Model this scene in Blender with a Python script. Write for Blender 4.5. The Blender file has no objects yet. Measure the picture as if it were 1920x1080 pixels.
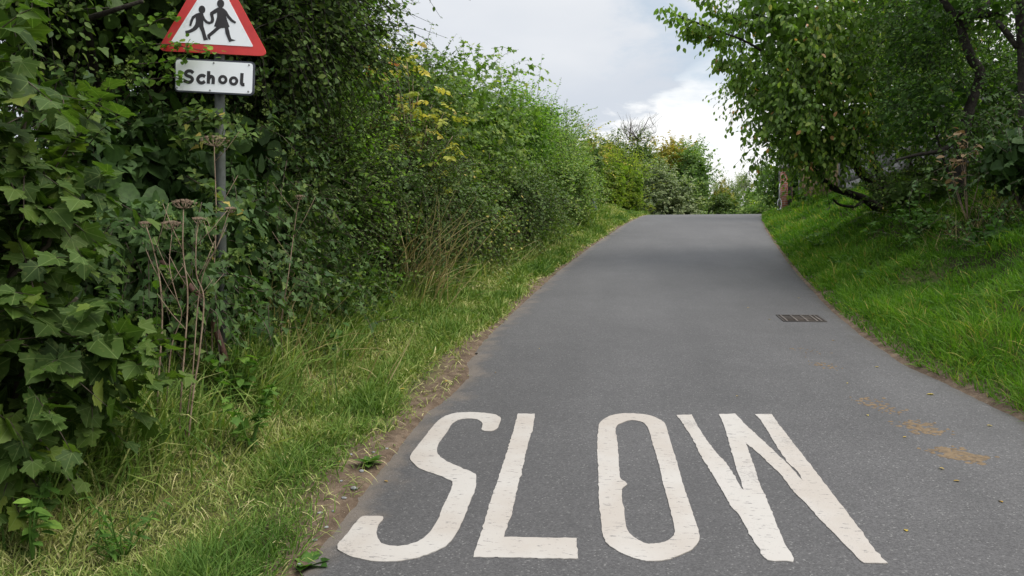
import bpy, bmesh, math, random
import numpy as np
from mathutils import Vector
from mathutils.geometry import delaunay_2d_cdt

R = math.radians
rng = np.random.default_rng(11)
random.seed(5)
S = bpy.context.scene
COL = S.collection

# ------------------------------------------------------------------ camera
CAM_Z, F_PX = 1.55, 1450.0
YAW, PITCH = R(6.69), R(-1.58)
cam_d = bpy.data.cameras.new('camera')
cam_d.sensor_width = 36.0
cam_d.lens = 36.0 * F_PX / 1920.0
cam_d.clip_start = 0.05
cam_d.clip_end = 3000
cam = bpy.data.objects.new('camera', cam_d)
COL.objects.link(cam)
cam.location = (0, 0, CAM_Z)
cam.rotation_euler = (math.pi / 2 + PITCH, 0, YAW)
S.camera = cam

def ray(px, py):
    x, y, z = (px - 960) / F_PX, -(py - 540) / F_PX, -1.0
    a = math.pi / 2 + PITCH
    y2, z2 = y * math.cos(a) - z * math.sin(a), y * math.sin(a) + z * math.cos(a)
    c, s = math.cos(YAW), math.sin(YAW)
    return np.array([x * c - y2 * s, x * s + y2 * c, z2])

def at(px, py, Y):
    """world point seen in direction (px,py) at world depth Y"""
    d = ray(px, py)
    return np.array([0, 0, CAM_Z]) + d * (Y / d[1])

# ------------------------------------------------------------------ light
SUN_EL, SUN_AZ = R(56), R(105)        # azimuth from +Y towards +X
sun_d = bpy.data.lights.new('sun', 'SUN')
sun_d.energy = 3.2
sun_d.angle = R(32)
sun_d.color = (1.0, 0.95, 0.86)
sun = bpy.data.objects.new('sun', sun_d)
COL.objects.link(sun)
sd = Vector((math.sin(SUN_AZ) * math.cos(SUN_EL), math.cos(SUN_AZ) * math.cos(SUN_EL), math.sin(SUN_EL)))
sun.rotation_euler = (-sd).to_track_quat('-Z', 'Y').to_euler()

W = bpy.data.worlds.new('World')
S.world = W
W.use_nodes = True
nt = W.node_tree
for n in list(nt.nodes):
    nt.nodes.remove(n)

class NT:
    def __init__(s, tree): s.t = tree
    def n(s, typ, **kw):
        nd = s.t.nodes.new(typ)
        ins = kw.pop('i', {})
        for k, v in kw.items(): setattr(nd, k, v)
        for k, v in ins.items():
            if isinstance(v, bpy.types.NodeSocket): s.t.links.new(v, nd.inputs[k])
            else: nd.inputs[k].default_value = v
        return nd
    def l(s, a, b): s.t.links.new(a, b)
    def math(s, op, a, b=0.0, c=None, clamp=False):
        i = {0: a, 1: b}
        if c is not None: i[2] = c
        return s.n('ShaderNodeMath', operation=op, use_clamp=clamp, i=i).outputs[0]
    def vmath(s, op, a, b=(0, 0, 0)):
        return s.n('ShaderNodeVectorMath', operation=op, i={0: a, 1: b})
    def mix(s, f, a, b, blend='MIX'):
        m = s.n('ShaderNodeMix', data_type='RGBA', blend_type=blend)
        for k, v in ((0, f), (6, a), (7, b)):
            if isinstance(v, bpy.types.NodeSocket): s.l(v, m.inputs[k])
            else: m.inputs[k].default_value = (tuple(v) + (1,))[:4] if k else v
        return m.outputs[2]
    def ss(s, v, a, b, lo=0.0, hi=1.0):
        m = s.n('ShaderNodeMapRange', interpolation_type='SMOOTHSTEP', i={0: v, 1: a, 2: b, 3: lo, 4: hi})
        return m.outputs[0]
    def noise(s, vec, scale, detail=4, rough=0.5, dist=0.0):
        m = s.n('ShaderNodeTexNoise', i={'Scale': scale, 'Detail': detail, 'Roughness': rough, 'Distortion': dist})
        if vec is not None: s.l(vec, m.inputs['Vector'])
        return m.outputs[0]

w = NT(nt)
sky = w.n('ShaderNodeTexSky', sky_type='NISHITA', sun_disc=False, sun_elevation=SUN_EL, sun_rotation=SUN_AZ)
skyc = w.mix(1.0, sky.outputs[0], (0.12, 0.12, 0.12), 'MULTIPLY')
tc = w.n('ShaderNodeTexCoord').outputs['Generated']
sep = w.n('ShaderNodeSeparateXYZ', i={0: tc})
den = w.math('ADD', sep.outputs[2], 0.22)
flat = w.vmath('DIVIDE', tc, w.n('ShaderNodeCombineXYZ', i={0: den, 1: den, 2: den}).outputs[0]).outputs[0]
n_big = w.noise(flat, 1.35, 7, 0.52, 0.3)
n_soft = w.noise(flat, 0.9, 5, 0.5)
n_fine = w.noise(flat, 3.2, 8, 0.6, 0.2)
d1, d2 = ray(1080, 262), ray(1345, 95)
gn = np.cross(d1, d2); gn /= np.linalg.norm(gn)
if np.dot(gn, ray(1300, 300)) < 0: gn = -gn
half = w.vmath('DOT_PRODUCT', tc, tuple(gn)).outputs['Value']
edge = w.math('MULTIPLY_ADD', w.math('SUBTRACT', n_fine, 0.5), 0.16, half)
white = w.ss(edge, -0.006, 0.014)
grey = w.mix(w.ss(n_soft, 0.38, 0.66), (0.71, 0.755, 0.825), (0.88, 0.90, 0.93))
whitec = w.mix(w.ss(n_big, 0.18, 0.40), (0.90, 0.93, 0.98), (1.12, 1.12, 1.11))
cl = w.mix(white, grey, whitec)
# a thin spot where blue comes through, upper right
bd = ray(1290, 45); bd /= np.linalg.norm(bd)
hole = w.vmath('DOT_PRODUCT', tc, tuple(bd)).outputs['Value']
hole = w.math('MULTIPLY_ADD', w.math('SUBTRACT', n_fine, 0.5), 0.03, hole)
hole = w.ss(hole, 0.993, 1.002, 0.0, 0.8)
cl = w.mix(hole, cl, w.mix(0.55, skyc, (0.80, 0.92, 1.0)))
zen = w.ss(sep.outputs[2], 0.33, 0.85, 1.0, 2.5)
cl = w.mix(1.0, cl, w.n('ShaderNodeCombineXYZ', i={0: zen, 1: zen, 2: zen}).outputs[0], 'MULTIPLY')
full = w.mix(0.93, skyc, cl)
bg = w.n('ShaderNodeBackground', i={0: full, 1: 1.0})
out = w.n('ShaderNodeOutputWorld')
w.l(bg.outputs[0], out.inputs[0])

S.view_settings.view_transform = 'Standard'
S.view_settings.look = 'None'
S.view_settings.gamma = 1
S.view_settings.exposure = 0.0
S.render.engine = 'CYCLES'
S.cycles.use_denoising = True
S.cycles.max_bounces = 6
S.cycles.diffuse_bounces = 3
S.cycles.transmission_bounces = 3
S.cycles.transparent_max_bounces = 4
S.cycles.caustics_reflective = False
S.cycles.caustics_refractive = False

# ------------------------------------------------------------------ materials
def new_mat(name):
    m = bpy.data.materials.new(name)
    m.use_nodes = True
    t = m.node_tree
    for n in list(t.nodes): t.nodes.remove(n)
    k = NT(t)
    k.out = k.n('ShaderNodeOutputMaterial')
    return m, k

def ramp(k, fac, stops):
    r = k.n('ShaderNodeValToRGB', i={0: fac})
    e = r.color_ramp.elements
    while len(e) < len(stops): e.new(0.5)
    for j, (p, c) in enumerate(stops):
        e[j].position = p
        e[j].color = (c[0], c[1], c[2], 1)
    return r.outputs[0]

def leaf_mat(name, stops, rough=0.45, trans=0.35, tcol=(1.25, 1.5, 0.5), spec=0.25, veins=False, gain=1.35):
    stops = [(p, (c[0] * gain * (1.2 if c[1] > c[0] else 1.0), c[1] * gain, c[2] * gain * .88)) for p, c in stops]
    rough = min(.62, rough + .1); spec = spec * .55
    m, k = new_mat(name)
    a = k.n('ShaderNodeAttribute', attribute_name='tint').outputs['Fac']
    c = ramp(k, a, stops)
    if veins:
        lc = k.n('ShaderNodeAttribute', attribute_name='leafco').outputs['Vector']
        sp = k.n('ShaderNodeSeparateXYZ', i={0: lc})
        ang = k.math('ARCTAN2', sp.outputs[0], sp.outputs[1])
        vein = None
        for a0, wd in ((0, .012), (.75, .010), (-.75, .010), (1.55, .008), (-1.55, .008)):
            dlt = k.math('ABSOLUTE', k.math('SINE', k.math('SUBTRACT', ang, a0)))
            ln = k.n('ShaderNodeVectorMath', operation='LENGTH', i={0: lc}).outputs['Value']
            dist = k.math('MULTIPLY', dlt, ln)
            v = k.math('MULTIPLY', k.ss(dist, wd * .6, wd * 1.6, 1, 0), k.math('GREATER_THAN', k.math('COSINE', k.math('SUBTRACT', ang, a0)), 0.2))
            vein = v if vein is None else k.math('MAXIMUM', vein, v)
        blot = k.noise(k.n('ShaderNodeTexCoord').outputs['Object'], 60, 4)
        c = k.mix(k.ss(blot, .52, .72, 0, .35), c, (.16, .19, .06))
        c = k.mix(k.math('MULTIPLY', vein, .5), c, (.20, .28, .10))
    else:
        blot = k.noise(k.n('ShaderNodeTexCoord').outputs['Object'], 45, 2)
        c = k.mix(1.0, c, k.n('ShaderNodeMapRange', i={0: blot, 1: .3, 2: .7, 3: .78, 4: 1.22}).outputs[0], 'MULTIPLY')
    p = k.n('ShaderNodeBsdfPrincipled', i={'Base Color': c, 'Roughness': rough, 'Specular IOR Level': spec})
    tr = k.n('ShaderNodeBsdfTranslucent', i={0: k.mix(1.0, c, tcol, 'MULTIPLY')})
    mx = k.n('ShaderNodeMixShader', i={0: trans, 1: p.outputs[0], 2: tr.outputs[0]})
    k.l(mx.outputs[0], k.out.inputs[0])
    return m

def plain_mat(name, col, rough=0.7, var=0.25, scale=18, col2=None, bump=0.0, metal=0.0, spec=0.4):
    m, k = new_mat(name)
    oc = k.n('ShaderNodeTexCoord').outputs['Object']
    nz = k.noise(oc, scale, 6, 0.6)
    c2 = col2 or tuple(x * (1 - var) for x in col)
    c = k.mix(k.ss(nz, .35, .68), col, c2)
    p = k.n('ShaderNodeBsdfPrincipled', i={'Base Color': c, 'Roughness': rough, 'Metallic': metal, 'Specular IOR Level': spec})
    if bump:
        b = k.n('ShaderNodeBump', i={'Strength': bump, 'Distance': 0.01, 'Height': k.noise(oc, scale * 3, 6, .6)})
        k.l(b.outputs[0], p.inputs['Normal'])
    k.l(p.outputs[0], k.out.inputs[0])
    return m

# ------------------------------------------------------------------ mesh helpers
def mesh_obj(name, V, T, mat, parent=None, attrs=None, quads=None, smooth=False):
    me = bpy.data.meshes.new(name)
    V = np.asarray(V, dtype=np.float32).reshape(-1, 3)
    T = np.asarray(T, dtype=np.int32).reshape(-1, 3)
    me.vertices.add(len(V)); me.vertices.foreach_set('co', V.ravel())
    me.loops.add(T.size); me.loops.foreach_set('vertex_index', T.ravel())
    me.polygons.add(len(T)); me.polygons.foreach_set('loop_start', np.arange(0, T.size, 3, dtype=np.int32))
    if smooth: me.polygons.foreach_set('use_smooth', np.ones(len(T), dtype=bool))
    me.update(calc_edges=True)
    for k, v in (attrs or {}).items():
        v = np.asarray(v, dtype=np.float32)
        if v.ndim == 2:
            a = me.attributes.new(k, 'FLOAT_VECTOR', 'POINT'); a.data.foreach_set('vector', v.ravel())
        else:
            a = me.attributes.new(k, 'FLOAT', 'POINT'); a.data.foreach_set('value', v)
    me.materials.append(mat)
    o = bpy.data.objects.new(name, me)
    COL.objects.link(o)
    if parent is not None:
        o.parent = parent
        o.matrix_parent_inverse = parent.matrix_basis.inverted()
    return o

def tag(o, label=None, cat=None, group=None, kind=None):
    if label: o['label'] = label
    if cat: o['category'] = cat
    if group: o['group'] = group
    if kind: o['kind'] = kind
    return o

def thing(name, label, cat, loc, group=None):
    o = bpy.data.objects.new(name, None)
    o.empty_display_size = 0.2
    COL.objects.link(o)
    o.location = [float(x) for x in loc]
    return tag(o, label, cat, group)

class Acc:
    """collects triangles"""
    def __init__(s): s.V, s.T, s.A, s.n = [], [], [], 0
    def add(s, V, T, tint=None):
        V = np.asarray(V, float).reshape(-1, 3)
        s.V.append(V); s.T.append(np.asarray(T, int).reshape(-1, 3) + s.n)
        s.A.append(np.full(len(V), .5) if tint is None else np.broadcast_to(tint, (len(V),)))
        s.n += len(V)
    def tube(s, P, rad, k=6, tint=None):
        P = np.asarray(P, float); n = len(P)
        rad = np.broadcast_to(rad, (n,))
        tan = np.gradient(P, axis=0)
        tan /= np.linalg.norm(tan, axis=1)[:, None] + 1e-9
        ref = np.array([0.31, 0.17, 0.93]) if abs(tan[0, 2]) < .8 else np.array([1., .2, 0])
        X = np.cross(tan, ref); X /= np.linalg.norm(X, axis=1)[:, None] + 1e-9
        Y = np.cross(tan, X)
        a = np.linspace(0, 2 * np.pi, k, endpoint=False)
        V = P[:, None] + rad[:, None, None] * (np.cos(a)[None, :, None] * X[:, None] + np.sin(a)[None, :, None] * Y[:, None])
        T = []
        for i in range(n - 1):
            for j in range(k):
                q = (i * k + j, i * k + (j + 1) % k, (i + 1) * k + (j + 1) % k, (i + 1) * k + j)
                T += [(q[0], q[1], q[2]), (q[0], q[2], q[3])]
        V = V.reshape(-1, 3)
        V = np.vstack([V, P[:1], P[-1:]])
        for j in range(k):
            T.append((n * k, (j + 1) % k, j)); T.append((n * k + 1, (n - 1) * k + j, (n - 1) * k + (j + 1) % k))
        s.add(V, T, tint)
    def twigs(s, O, D, L, droop, rad):
        """many thin 3-sided twigs at once, 3 rings"""
        n = len(O)
        if n == 0: return
        t = np.array([0, .5, 1.0])
        P = O[:, None] + D[:, None] * (L[:, None] * t)[:, :, None]
        P[:, :, 2] -= (droop * L)[:, None] * t ** 2
        X = np.cross(D, [0.2, 0.3, 0.93]); X /= np.linalg.norm(X, axis=1)[:, None] + 1e-9
        Y = np.cross(D, X)
        a = np.array([0, 2.094, 4.189])
        ring = np.cos(a)[None, :, None] * X[:, None] + np.sin(a)[None, :, None] * Y[:, None]
        rr = np.asarray(rad)[:, None] * np.array([1, .75, .35])
        V = P[:, :, None] + rr[:, :, None, None] * ring[:, None]
        T = []
        for i in range(2):
            for j in range(3):
                q = (i * 3 + j, i * 3 + (j + 1) % 3, i * 3 + 3 + (j + 1) % 3, i * 3 + 3 + j)
                T += [(q[0], q[1], q[2]), (q[0], q[2], q[3])]
        T = np.array(T)
        TT = (np.arange(n) * 9)[:, None, None] + T[None]
        s.add(V.reshape(-1, 3), TT.reshape(-1, 3))
    def box(s, c, h, rot=0.0):
        c = np.asarray(c, float)
        V = np.array([(x, y, z) for x in (-1, 1) for y in (-1, 1) for z in (-1, 1)], float) * np.asarray(h)
        cs, sn = math.cos(rot), math.sin(rot)
        V = np.stack([V[:, 0] * cs - V[:, 1] * sn, V[:, 0] * sn + V[:, 1] * cs, V[:, 2]], 1) + c
        Q = [(0, 1, 3, 2), (4, 6, 7, 5), (0, 4, 5, 1), (2, 3, 7, 6), (0, 2, 6, 4), (1, 5, 7, 3)]
        T = []
        for q in Q: T += [(q[0], q[1], q[2]), (q[0], q[2], q[3])]
        s.add(V, T)
    def build(s, name, mat, parent=None, smooth=False, origin=None):
        V = np.vstack(s.V)
        return mesh_obj(name, V, np.vstack(s.T), mat, parent, {'tint': np.concatenate(s.A)}, smooth=smooth)

def poly_prism(acc, loops, U, N, Vv, O, t0, t1):
    """2-D loops (first outer, rest holes) -> slab between offsets t0 and t1 along N"""
    flat = [p for lp in loops for p in lp]
    n = len(flat)
    P = np.array([O + U * a + Vv * b for a, b in flat])
    V = np.vstack([P + N * t1, P + N * t0])
    ed, q0 = [], 0
    for lp in loops:
        ed += [(q0 + i, q0 + (i + 1) % len(lp)) for i in range(len(lp))]
        q0 += len(lp)
    r = delaunay_2d_cdt([Vector(p) for p in flat], ed, [], 2, 1e-7)
    C2 = np.array([(v.x, v.y) for v in r[0]])
    W2 = np.vstack([O + U * a + Vv * b for a, b in C2])
    FT = []
    def inside(q, lp):
        c_ = False
        for i in range(len(lp)):
            (xa, ya), (xb, yb) = lp[i - 1], lp[i]
            if (ya > q[1]) != (yb > q[1]) and q[0] < (xb - xa) * (q[1] - ya) / (yb - ya) + xa: c_ = not c_
        return c_
    for f in r[2]:
        for j in range(1, len(f) - 1):
            t = (f[0], f[j], f[j + 1])
            A_, B_, C_ = C2[list(t)]
            if any(inside((A_ + B_ + C_) / 3, lp) for lp in loops[1:]): continue
            cr = (B_[0] - A_[0]) * (C_[1] - A_[1]) - (B_[1] - A_[1]) * (C_[0] - A_[0])
            FT.append(t if cr > 0 else (t[0], t[2], t[1]))
    acc.add(W2 + N * t1, FT)
    acc.add(W2 + N * t0, [(t[0], t[2], t[1]) for t in FT])
    T = []
    s0 = 0
    for lp in loops:
        m = len(lp)
        for i in range(m):
            a, b = s0 + i, s0 + (i + 1) % m
            T += [(a, a + n, b + n), (a, b + n, b)]
        s0 += m
    acc.add(V, T)

def unit(a): return a / (np.linalg.norm(a, axis=-1, keepdims=True) + 1e-9)

# ------------------------------------------------------------------ leaf shapes
def fan(outline, center, fold=0.12, curl=0.15):
    o = [(x, y) for x, y in outline]
    V = [(center[0], center[1], 0)] + [(x, y, 0) for x, y in o]
    V = np.array(V, float)
    V[:, 2] = fold * np.abs(V[:, 0]) - curl * V[:, 1] ** 2
    n = len(o)
    T = [(0, i + 1, (i + 1) % n + 1) for i in range(n)]
    return V, np.array(T)

def mirror(right):
    return right + [(-x, y) for x, y in reversed(right) if x > 1e-6]

LEAF = {}
LEAF['oval'] = fan(mirror([(0, 0), (.20, .18), (.30, .42), (.22, .72), (0, 1)]), (0, .45), .22, .18)
LEAF['lance'] = fan(mirror([(0, 0), (.10, .2), (.15, .45), (.09, .75), (0, 1)]), (0, .45), .25, .3)
LEAF['round'] = fan(mirror([(0, 0), (.32, .10), (.45, .42), (.28, .80), (0, 1)]), (0, .45), .18, .15)
LEAF['small'] = (np.array([(0, 0, 0), (.3, .45, .05), (0, 1, -.12), (-.3, .45, .05)], float), np.array([(0, 1, 2), (0, 2, 3)]))
LEAF['willow'] = (np.array([(0, 0, 0), (.09, .4, .03), (0, 1, -.15), (-.09, .4, .03)], float), np.array([(0, 1, 2), (0, 2, 3)]))
LEAF['maple'] = fan(mirror([(0, 0.02), (.34, -.02), (.26, .22), (.52, .50), (.22, .60), (0, 1)]), (0, .35), .12, .2)
LEAF['ivy'] = fan(mirror([(0, 0.06), (.24, -.06), (.46, .16), (.28, .38), (.20, .62), (0, 1)]), (0, .35), .15, .18)
LEAF['syc'] = fan(mirror([(0, .04), (.10, -.09), (.24, -.12), (.34, -.06), (.52, -.03), (.49, .07), (.54, .13), (.45, .22), (.52, .27), (.60, .36), (.72, .44),
                          (.70, .55), (.60, .58), (.58, .67), (.47, .64), (.38, .60), (.34, .66), (.36, .74), (.26, .80), (.20, .90), (.10, .96), (0, 1.08)]), (0, .28), .14, .26)
def blade(bend, wd=.03):
    ys = [0, .4, .75, 1.0]
    V, T = [], []
    for i, y in enumerate(ys):
        z = -bend * y ** 2
        yy = y * math.sqrt(max(.2, 1 - (bend * y * .8) ** 2))
        ww = wd * (1 - .25 * i) if i < 3 else 0
        if i < 3: V += [(-ww, yy, z), (ww, yy, z)]
        else: V += [(0, yy, z)]
    for i in range(2):
        a = i * 2
        T += [(a, a + 1, a + 3), (a, a + 3, a + 2)]
    T.append((4, 5, 6))
    return np.array(V, float), np.array(T)
for i, b in enumerate((.15, .4, .7, .95)): LEAF['blade%d' % i] = blade(b)

class Foliage:
    def __init__(s, clear=False): s.V, s.T, s.A, s.C, s.n, s.clear = [], [], [], [], 0, clear
    def put(s, kind, pos, d, nr, size, tint, wid=1.0):
        if s.clear:
            k = ~((pos[:, 0] > -2.75) & (pos[:, 0] < -1.6) & (pos[:, 1] > 3.0) & (pos[:, 1] < 4.52) & (pos[:, 2] > 1.9))
            k |= (pos[:, 1] < 3.25)
            pos, d, nr = pos[k], d[k], np.asarray(nr)[k]
            size, tint, wid = [np.broadcast_to(v, k.shape)[k] for v in (size, tint, wid)]
        if len(pos) == 0: return
        LV, LT = LEAF[kind]
        Y = unit(d); X = unit(np.cross(Y, nr)); Z = np.cross(X, Y)
        size = np.broadcast_to(size, (len(pos),))[:, None, None]
        wid = np.broadcast_to(wid, (len(pos),))[:, None, None]
        V = pos[:, None] + size * (LV[None, :, 0:1] * X[:, None] * wid + LV[None, :, 1:2] * Y[:, None] + LV[None, :, 2:3] * Z[:, None])
        nv = len(LV)
        s.V.append(V.reshape(-1, 3).astype(np.float32))
        s.T.append(((np.arange(len(pos)) * nv)[:, None, None] + LT[None]).reshape(-1, 3) + s.n)
        s.A.append(np.repeat(np.broadcast_to(tint, (len(pos),)), nv))
        s.C.append(np.tile(LV, (len(pos), 1)))
        s.n += nv * len(pos)
    def build(s, name, mat, parent=None, leafco=False, tw=None, twmat=None):
        V, T, A, C = s.V, s.T, s.A, s.C
        nl = sum(len(t) for t in T)
        if tw is not None and tw.n:
            tv = np.vstack(tw.V)
            V = V + [tv]; T = T + [np.vstack(tw.T) + s.n]; A = A + [np.concatenate(tw.A)]; C = C + [tv * 0]
        at_ = {'tint': np.concatenate(A)}
        if leafco: at_['leafco'] = np.vstack(C)
        o = mesh_obj(name, np.vstack(V), np.vstack(T), mat, parent, at_)
        if tw is not None and tw.n:
            o.data.materials.append(twmat)
            mi = np.zeros(len(o.data.polygons), dtype=np.int32); mi[nl:] = 1
            o.data.polygons.foreach_set('material_index', mi)
        return o

def lownoise(P, freq, seed):
    g = np.random.default_rng(seed)
    out = 0
    for a in (1.0, .6, .4):
        k = g.normal(size=(3, 3)) * freq / a
        ph = g.uniform(0, 6.28, 3)
        out = out + a * np.sin(P @ k.T + ph).sum(1) / 2.2
    return out / 2.0

def clumptint(P, seed, base=.5, cl=.25, rnd=.22, freq=2.2):
    return np.clip(base + cl * lownoise(P, freq, seed) + rng.normal(0, rnd, len(P)), 0, 1)

CAMP = np.array([0, 0, CAM_Z])

def blob_points(n, c, r, p, amp, seed, flo=.8, fhi=1.0, cull=.25):
    c = np.asarray(c, float); r = np.asarray(r, float)
    u = unit(rng.normal(size=(int(n * 2.2), 3)) * (r / r.mean()) ** .35)
    fr = 1 / (np.abs(u) ** p).sum(1) ** (1 / p)
    f = fr * (1 + amp * lownoise(u, 3.0, seed)) * rng.uniform(flo, fhi, len(u))
    P = c + r * u * f[:, None]
    N = unit(np.sign(u) * np.abs(u) ** (p - 1) / r)
    view = (N * unit(CAMP - P)).sum(1)
    keep = (view > -.15) | (N[:, 2] > .45) | (rng.random(len(u)) < cull)
    P, N = P[keep], N[keep]
    return P[:n], N[:n]

def grow(fol, twig, c, r, kind, size, n_shoots, per, L, p=2.6, amp=.22, up=.4, out=.7, rnd=.5, droop=.25, leafdroop=.3, seed=1, tint=.5, tclump=.25, trnd=.2,
         cull=.25, fill=.5, twig_r=.004, flat=.6, zmin=None, wid=1.0, fillsize=2.2, clump=.17, csize=14, young=.22):
    P, N = blob_points(n_shoots, c, r, p, amp, seed, .68, 1.0, cull)
    if zmin is not None:
        k = P[:, 2] > zmin; P, N = P[k], N[k]
    n = len(P)
    if clump > 0 and n > 20:
        K = max(4, n // csize)
        ci = rng.integers(0, n, K); pick = rng.integers(0, K, n)
        off = rng.normal(0, 1, (n, 3)) * clump
        P = P[ci][pick] + off; N = unit(N[ci][pick] + off / clump * .45)
    D = unit(N * out + np.array([0, 0, up]) + rng.normal(0, rnd, (n, 3)))
    LL = L * rng.uniform(.5, 1.4, n)
    if twig is not None:
        E = P + D * LL[:, None]
        kt = ~(((P[:, 0] > -2.8) | (E[:, 0] > -2.8)) & (E[:, 0] < -1.6) & (np.minimum(P[:, 1], E[:, 1]) < 4.55) & (np.maximum(P[:, 1], E[:, 1]) > 3.3) & (E[:, 2] > 1.85))
        twig.twigs(P[kt], D[kt], LL[kt], np.full(kt.sum(), droop), np.full(kt.sum(), twig_r))
    t = (np.arange(per)[None, :] + rng.uniform(.2, .9, (n, per))) / per
    pos = P[:, None] + D[:, None] * (LL[:, None] * t)[:, :, None]
    pos[:, :, 2] -= (droop * LL)[:, None] * t ** 2
    side = unit(np.cross(D, [0, 0, 1.0]) + 1e-4)
    sgn = np.where(np.arange(per) % 2 == 0, 1, -1)[None, :, None]
    ld = .55 * D[:, None] + .8 * sgn * side[:, None] + rng.normal(0, .35, (n, per, 3))
    ld[:, :, 2] -= leafdroop
    ln = np.array([0, 0, flat]) + .45 * N[:, None] + rng.normal(0, .38, (n, per, 3))
    pos = pos.reshape(-1, 3)
    sz = size * rng.uniform(.6, 1.2, len(pos)) * np.tile(1.1 - .35 * np.linspace(0, 1, per), n)
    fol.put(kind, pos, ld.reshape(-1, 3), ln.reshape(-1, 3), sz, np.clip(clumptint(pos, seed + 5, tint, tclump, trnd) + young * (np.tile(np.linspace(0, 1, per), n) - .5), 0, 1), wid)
    if fill > 0:  # oversized darker inner leaves, added to block sky light and darken the interior
        fs = min(size * fillsize, max(.13, size))
        m = int(n * per * fill * size / fs)
        Q, M = blob_points(m, c, r, p, amp, seed, .42, .82, .5)
        if zmin is not None:
            k = Q[:, 2] > zmin - .1; Q, M = Q[k], M[k]
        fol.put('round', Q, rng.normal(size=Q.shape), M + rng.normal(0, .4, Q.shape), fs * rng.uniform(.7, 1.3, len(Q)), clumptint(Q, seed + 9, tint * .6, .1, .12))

def stems(acc, base, targets, r0, r1=.006, n=8, wob=.08, k=6):
    for i, tg in enumerate(targets):
        b = np.asarray(base, float) + np.append(rng.normal(0, .08, 2), -.05)
        tt = np.linspace(0, 1, n)[:, None]
        tg = np.asarray(tg, float)
        mid = b * .5 + tg * .5; mid[2] += .12 * np.linalg.norm(tg - b) ; mid[:2] = b[:2] * .7 + tg[:2] * .3
        P = b * (1 - tt) ** 2 + 2 * mid * tt * (1 - tt) + tg * tt ** 2
        P[1:-1] += rng.normal(0, wob * .3, (n - 2, 3))
        acc.tube(P, np.linspace(r0, r1, n), k)

# ------------------------------------------------------------------ terrain
def zc(y):
    y = np.asarray(y, float)
    k = (0.125 - 0.0655) / 12.5
    y1 = 20 + (0.125 + 0.06) / k
    a = np.clip(y - 20, 0, y1 - 20)
    return .125 * np.minimum(y, 20) + .125 * a - k * a ** 2 / 2 - .06 * np.maximum(y - y1, 0)

def on_road(px, py):
    d = ray(px, py)
    y = np.linspace(.8, 32.4, 6000)
    zz = CAM_Z + d[2] * y / d[1] - zc(y)
    i = np.argmax(zz < 0) if (zz < 0).any() else len(y) - 1
    return np.array([d[0] / d[1] * y[i], y[i], zc(y[i])])

EL = np.array([on_road(*q)[:2] for q in ((540, 1079), (620, 985), (700, 880), (795, 768), (838, 738), (868, 708), (874, 694), (868, 680), (905, 632), (972, 570), (1040, 510), (1100, 465), (1150, 432), (1190, 410))])
ER = np.array([on_road(*q)[:2] for q in ((1918, 782), (1800, 725), (1700, 680), (1620, 626), (1560, 577), (1510, 525), (1480, 490), (1455, 455), (1438, 430), (1430, 413))])
def xl(y):
    y = np.asarray(y, float)
    v = np.interp(y, np.concatenate([[-10], EL[:, 1], [45, 90, 400]]), np.concatenate([[EL[0, 0] - .05], EL[:, 0], [3.2, 14, 40]]))
    return v
def xr(y):
    y = np.asarray(y, float)
    return np.interp(y, np.concatenate([[-10], ER[:, 1], [45, 90, 400]]), np.concatenate([[ER[0, 0] - .1], ER[:, 0], [9.0, 22, 50]]))

def smooth(t):
    t = np.clip(t, 0, 1); return t * t * (3 - 2 * t)

def bank(y): return np.interp(y, [0, 9, 14, 20, 27, 35, 60], [1.4, 1.4, 1.25, 1.05, .5, .3, .2])

def gz(x, y):
    """height of the ground"""
    x = np.asarray(x, float); y = np.asarray(y, float)
    z = zc(y)
    dl = xl(y) - x
    dr = x - xr(y)
    left = .05 * smooth(dl / .5) + .22 * smooth((dl - .4) / 1.0) + .7 * smooth((dl - 1.2) / 2.0)
    right = .03 * smooth(dr / .2) + bank(y) * (smooth((dr + .25) / 3.4) - .0155) * .99
    n = .03 * np.sin(x * 3.1 + y * 1.7) + .025 * np.sin(y * 4.3 - x * 2.2) + .05 * np.sin(y * .9 + x * .8)
    n = n * np.clip(np.maximum(dl, dr) - .1, 0, 1)
    n = n + np.where(dr > 0, (.06 * np.sin(x * 5.2 + y * 3.1) + .09 * np.sin(x * 2.3 - y * 2.9 + 1) + .04 * np.sin(x * 9 + y * 7.3)) * np.clip(dr - .2, 0, 1), 0)
    base = np.where(dl > 0, z + left, np.where(dr > 0, z + right, z - .03))
    return base + n

def grid_sheet(name, ys, offs, xfun, zfun, mat, kind, extra=None):
    ny, nx = len(ys), len(offs)
    Y = np.repeat(ys, nx).reshape(ny, nx)
    X = xfun(Y, np.tile(offs, (ny, 1)))
    Z = zfun(X, Y)
    V = np.stack([X, Y, Z], -1).reshape(-1, 3)
    i = (np.arange(ny - 1)[:, None] * nx + np.arange(nx - 1)[None]).ravel()
    T = np.concatenate([np.stack([i, i + 1, i + nx + 1], 1), np.stack([i, i + nx + 1, i + nx], 1)])
    at_ = extra(X.ravel(), Y.ravel()) if extra else {}
    o = mesh_obj(name, V, T, mat, None, at_, smooth=True)
    return tag(o, kind=kind)

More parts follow.
